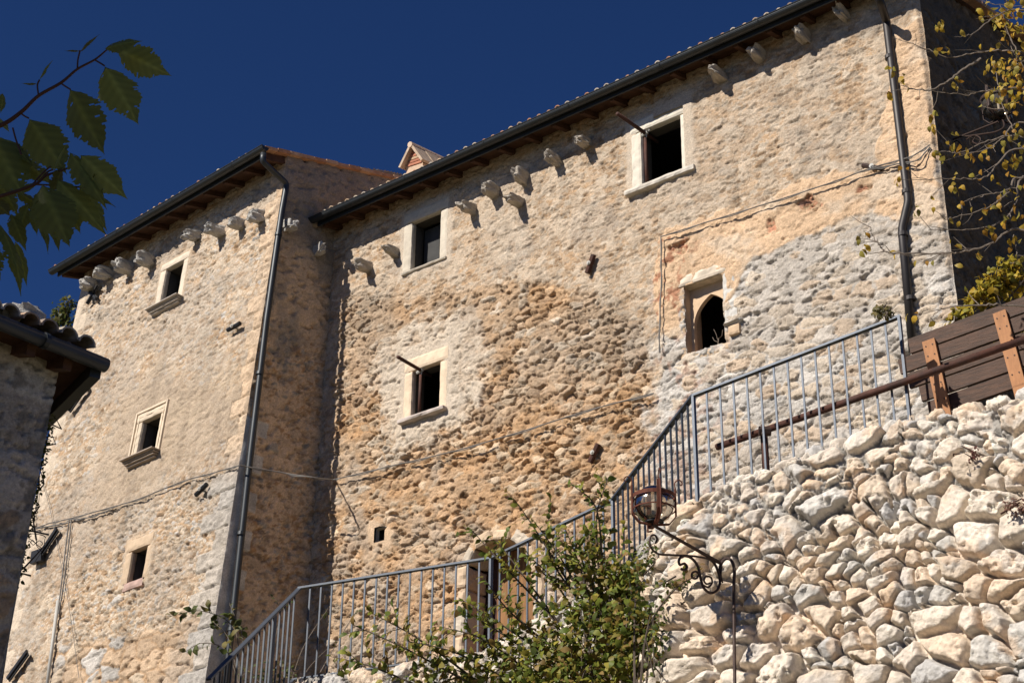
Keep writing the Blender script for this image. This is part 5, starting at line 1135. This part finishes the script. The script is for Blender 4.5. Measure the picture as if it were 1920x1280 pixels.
# near leaves, upper left
def near():
    t = thing('tree', A(-3.3, 1.5, 0), 'overhanging branch with large dark serrated leaves in the near upper left', 'tree')
    Fn = 2.75; Q = lambda x, y, f=Fn: at(x, y, f)
    b = MB(); b.tube(smooth_path([A(-3.3, 1.5, 0), A(-3.2, 1.6, 1.8), A(-2.9, 1.9, 3.0), A(-2.4, 2.2, 3.9)], 8), np.linspace(.12, .05, 25), 10); b.build('trunk', M_bark, t)
    b = MB()
    b.tube(smooth_path([A(-2.9, 1.9, 3.0), Q(-350, 420), Q(-80, 265), Q(0, 236), Q(40, 210), Q(72, 180), Q(115, 155), Q(145, 130), Q(178, 112), Q(200, 94)], 8), np.linspace(.006, .0016, 73), 6)
    b.tube(smooth_path([A(-2.9, 1.9, 3.0), Q(-300, 460), Q(-60, 380), Q(0, 368), Q(65, 346), Q(85, 330), Q(120, 318), Q(150, 306)], 8), np.linspace(.006, .0014, 57), 6)
    for pp_ in ([(72, 178), (70, 160), (74, 150)], [(145, 128), (146, 112), (150, 95)], [(178, 113), (190, 120), (196, 124)], [(115, 157), (122, 162), (132, 168)], [(38, 212), (46, 218), (54, 222)], [(65, 346), (110, 348), (160, 352)], [(24, 240), (30, 262), (40, 290)], [(62, 345), (80, 325), (95, 312)], [(78, 335), (90, 322), (100, 318)], [(0, 435), (8, 440), (15, 445)]):
        b.tube(smooth_path([Q(*p) for p in pp_], 4), .0018, 5)
    b.build('branches', M_red, t)
    #            base        tip       width  bend roll
    LV = [((196, 124), (262, 232), .30, .2, .2), ((130, 166), (194, 292), .27, .2, -.2), ((54, 222), (124, 322), .32, .3, .1), ((-20, 250), (48, 370), .36, .2, .2), ((218, 92), (322, 143), .28, .2, .0), ((196, 92), (262, 66), .28, .5, .9),
          ((74, 150), (92, 105), .18, .6, 1.1), ((70, 158), (38, 162), .16, .6, .9), ((150, 98), (178, 58), .14, .6, 1.1), ((150, 96), (120, 100), .14, .5, 1.0), ((150, 290), (242, 372), .30, .3, .2), ((130, 285), (208, 385), .24, .4, .5), ((105, 335), (205, 432), .22, .4, .4),
          ((78, 345), (132, 462), .34, .2, .1), ((110, 345), (150, 440), .30, .2, -.2), ((145, 348), (222, 382), .14, .4, .7), ((55, 380), (32, 442), .26, .2, .1), ((70, 390), (105, 464), .14, .5, .9), ((12, 436), (60, 540), .17, .5, .9), ((0, 420), (42, 500), .15, .3, .8),
          ((100, 322), (118, 262), .12, .4, 1.2), ((118, 312), (95, 380), .20, .3, .6), ((-20, 370), (20, 400), .3, .3, .5), ((40, 300), (100, 340), .3, .3, .6), ((5, 175), (4, 210), .2, .3, .4), ((-10, 215), (22, 242), .2, .3, 1.0), ((90, 355), (60, 420), .3, .3, .4), ((-10, 330), (40, 400), .3, .4, .6), ((-40, 440), (5, 520), .3, .3, .4), ((20, 400), (52, 470), .24, .3, .3), ((28, 452), (58, 530), .18, .5, .5), ((150, 345), (205, 430), .2, .4, .3), ((95, 405), (118, 462), .16, .5, .6), ((60, 392), (75, 440), .2, .3, .8), ((140, 300), (180, 330), .2, .3, .9), ((30, 360), (100, 392), .2, .4, .8), ((108, 372), (128, 430), .3, .3, .0), ((12, 262), (60, 300), .22, .3, .6), ((70, 345), (20, 372), .22, .4, .7)]
    V = []; Fc = []; C = []; rs = np.random.default_rng(3)
    for k, (a, c, wd, bend, roll) in enumerate(LV):
        f0 = Fn+rs.uniform(-.06, .10)+(.08 if k > 22 else 0); pa = Q(*a, f0); pc = Q(*c, f0+rs.uniform(-.03, .02)-.02); L = np.linalg.norm(pc-pa)*.93; d = nrm(pc-pa)
        view = nrm(pa-CP); w = nrm(np.cross(d, view)); nn = np.cross(w, d); w2 = w*math.cos(roll)+nn*math.sin(roll); n2 = np.cross(d, w2)*-1
        NS = 44; base_i = len(V); g = rs.uniform(.8, 1.25); cl_ = A(.15, .17, .04)*g if rs.random() < .8 else A(.12, .11, .02)
        for i in range(NS+1):
            s = i/NS; width = wd*L*.72*(math.sin(math.pi*min(1, (s/.90)**.78))**.80 if s < .84 else max(.34*(1-s)/.16, 0)**1.3); width = max(width, .002*L)
            for j in range(-4, 5):
                q = j/4; teeth = (1+.06*((i % 3)-1)*(abs(q) == 1)+.07*math.sin(i*.55+k)*(abs(q) == 1)); sc = s-abs(q)*.0
                x = q*width*teeth; p = pa+d*(sc+.05*abs(q)*(1-s))*L+w2*x+n2*(abs(x)*.35+bend*.38*L*s*s+.006*L*math.sin(s*9+k)*abs(q)*2)
                V.append(p); C.append(cl_*(1.5 if j == 0 else 1)*(1+.10*math.sin(i*1.05-abs(j)*1.2)))
        for i in range(NS):
            for j in range(8):
                if 1 < i < NS-2 and rs.random() < .012 and j not in (3, 4): continue
                if j in (0, 7) and rs.random() < .05: continue
                q = base_i+i*9+j; Fc.append((q, q+1, q+10, q+9))
    me = mesh('foliage', np.array(V), np.array(Fc), M_leaf, t, np.array(C), True)
    # the rest of the crown, towards the sun and outside the frame
    c0_ = Q(90, 280)+SUN*2.6+A(-.3, 0, 0); n = 3400; v = rand_dir(n)*(RNG.random(n)**.4)[:, None]*A(1.25, 1.0, .9); pos = c0_+v
    g = np.array([A(.05, .08, .02), A(.07, .09, .02), A(.10, .10, .02)])
    leaves(pos, rand_dir(n, -.5), rand_dir(n, .8), .12*RNG.uniform(.7, 1.2, n), g[RNG.integers(0, 3, n)], 'crown', M_leaf, t)
    b = MB()
    for k in range(14):
        e = c0_+rand_dir(1)[0]*A(1, .9, .7); b.tube([A(-2.4, 2.2, 3.9), (A(-2.4, 2.2, 3.9)+e)/2+RNG.normal(size=3)*.1, e], [.03, .02, .006], 5)
    b.build('limbs', M_bark, t)
near()
print('objects', len(bpy.data.objects), 'verts', sum(len(m.vertices) for m in bpy.data.meshes))
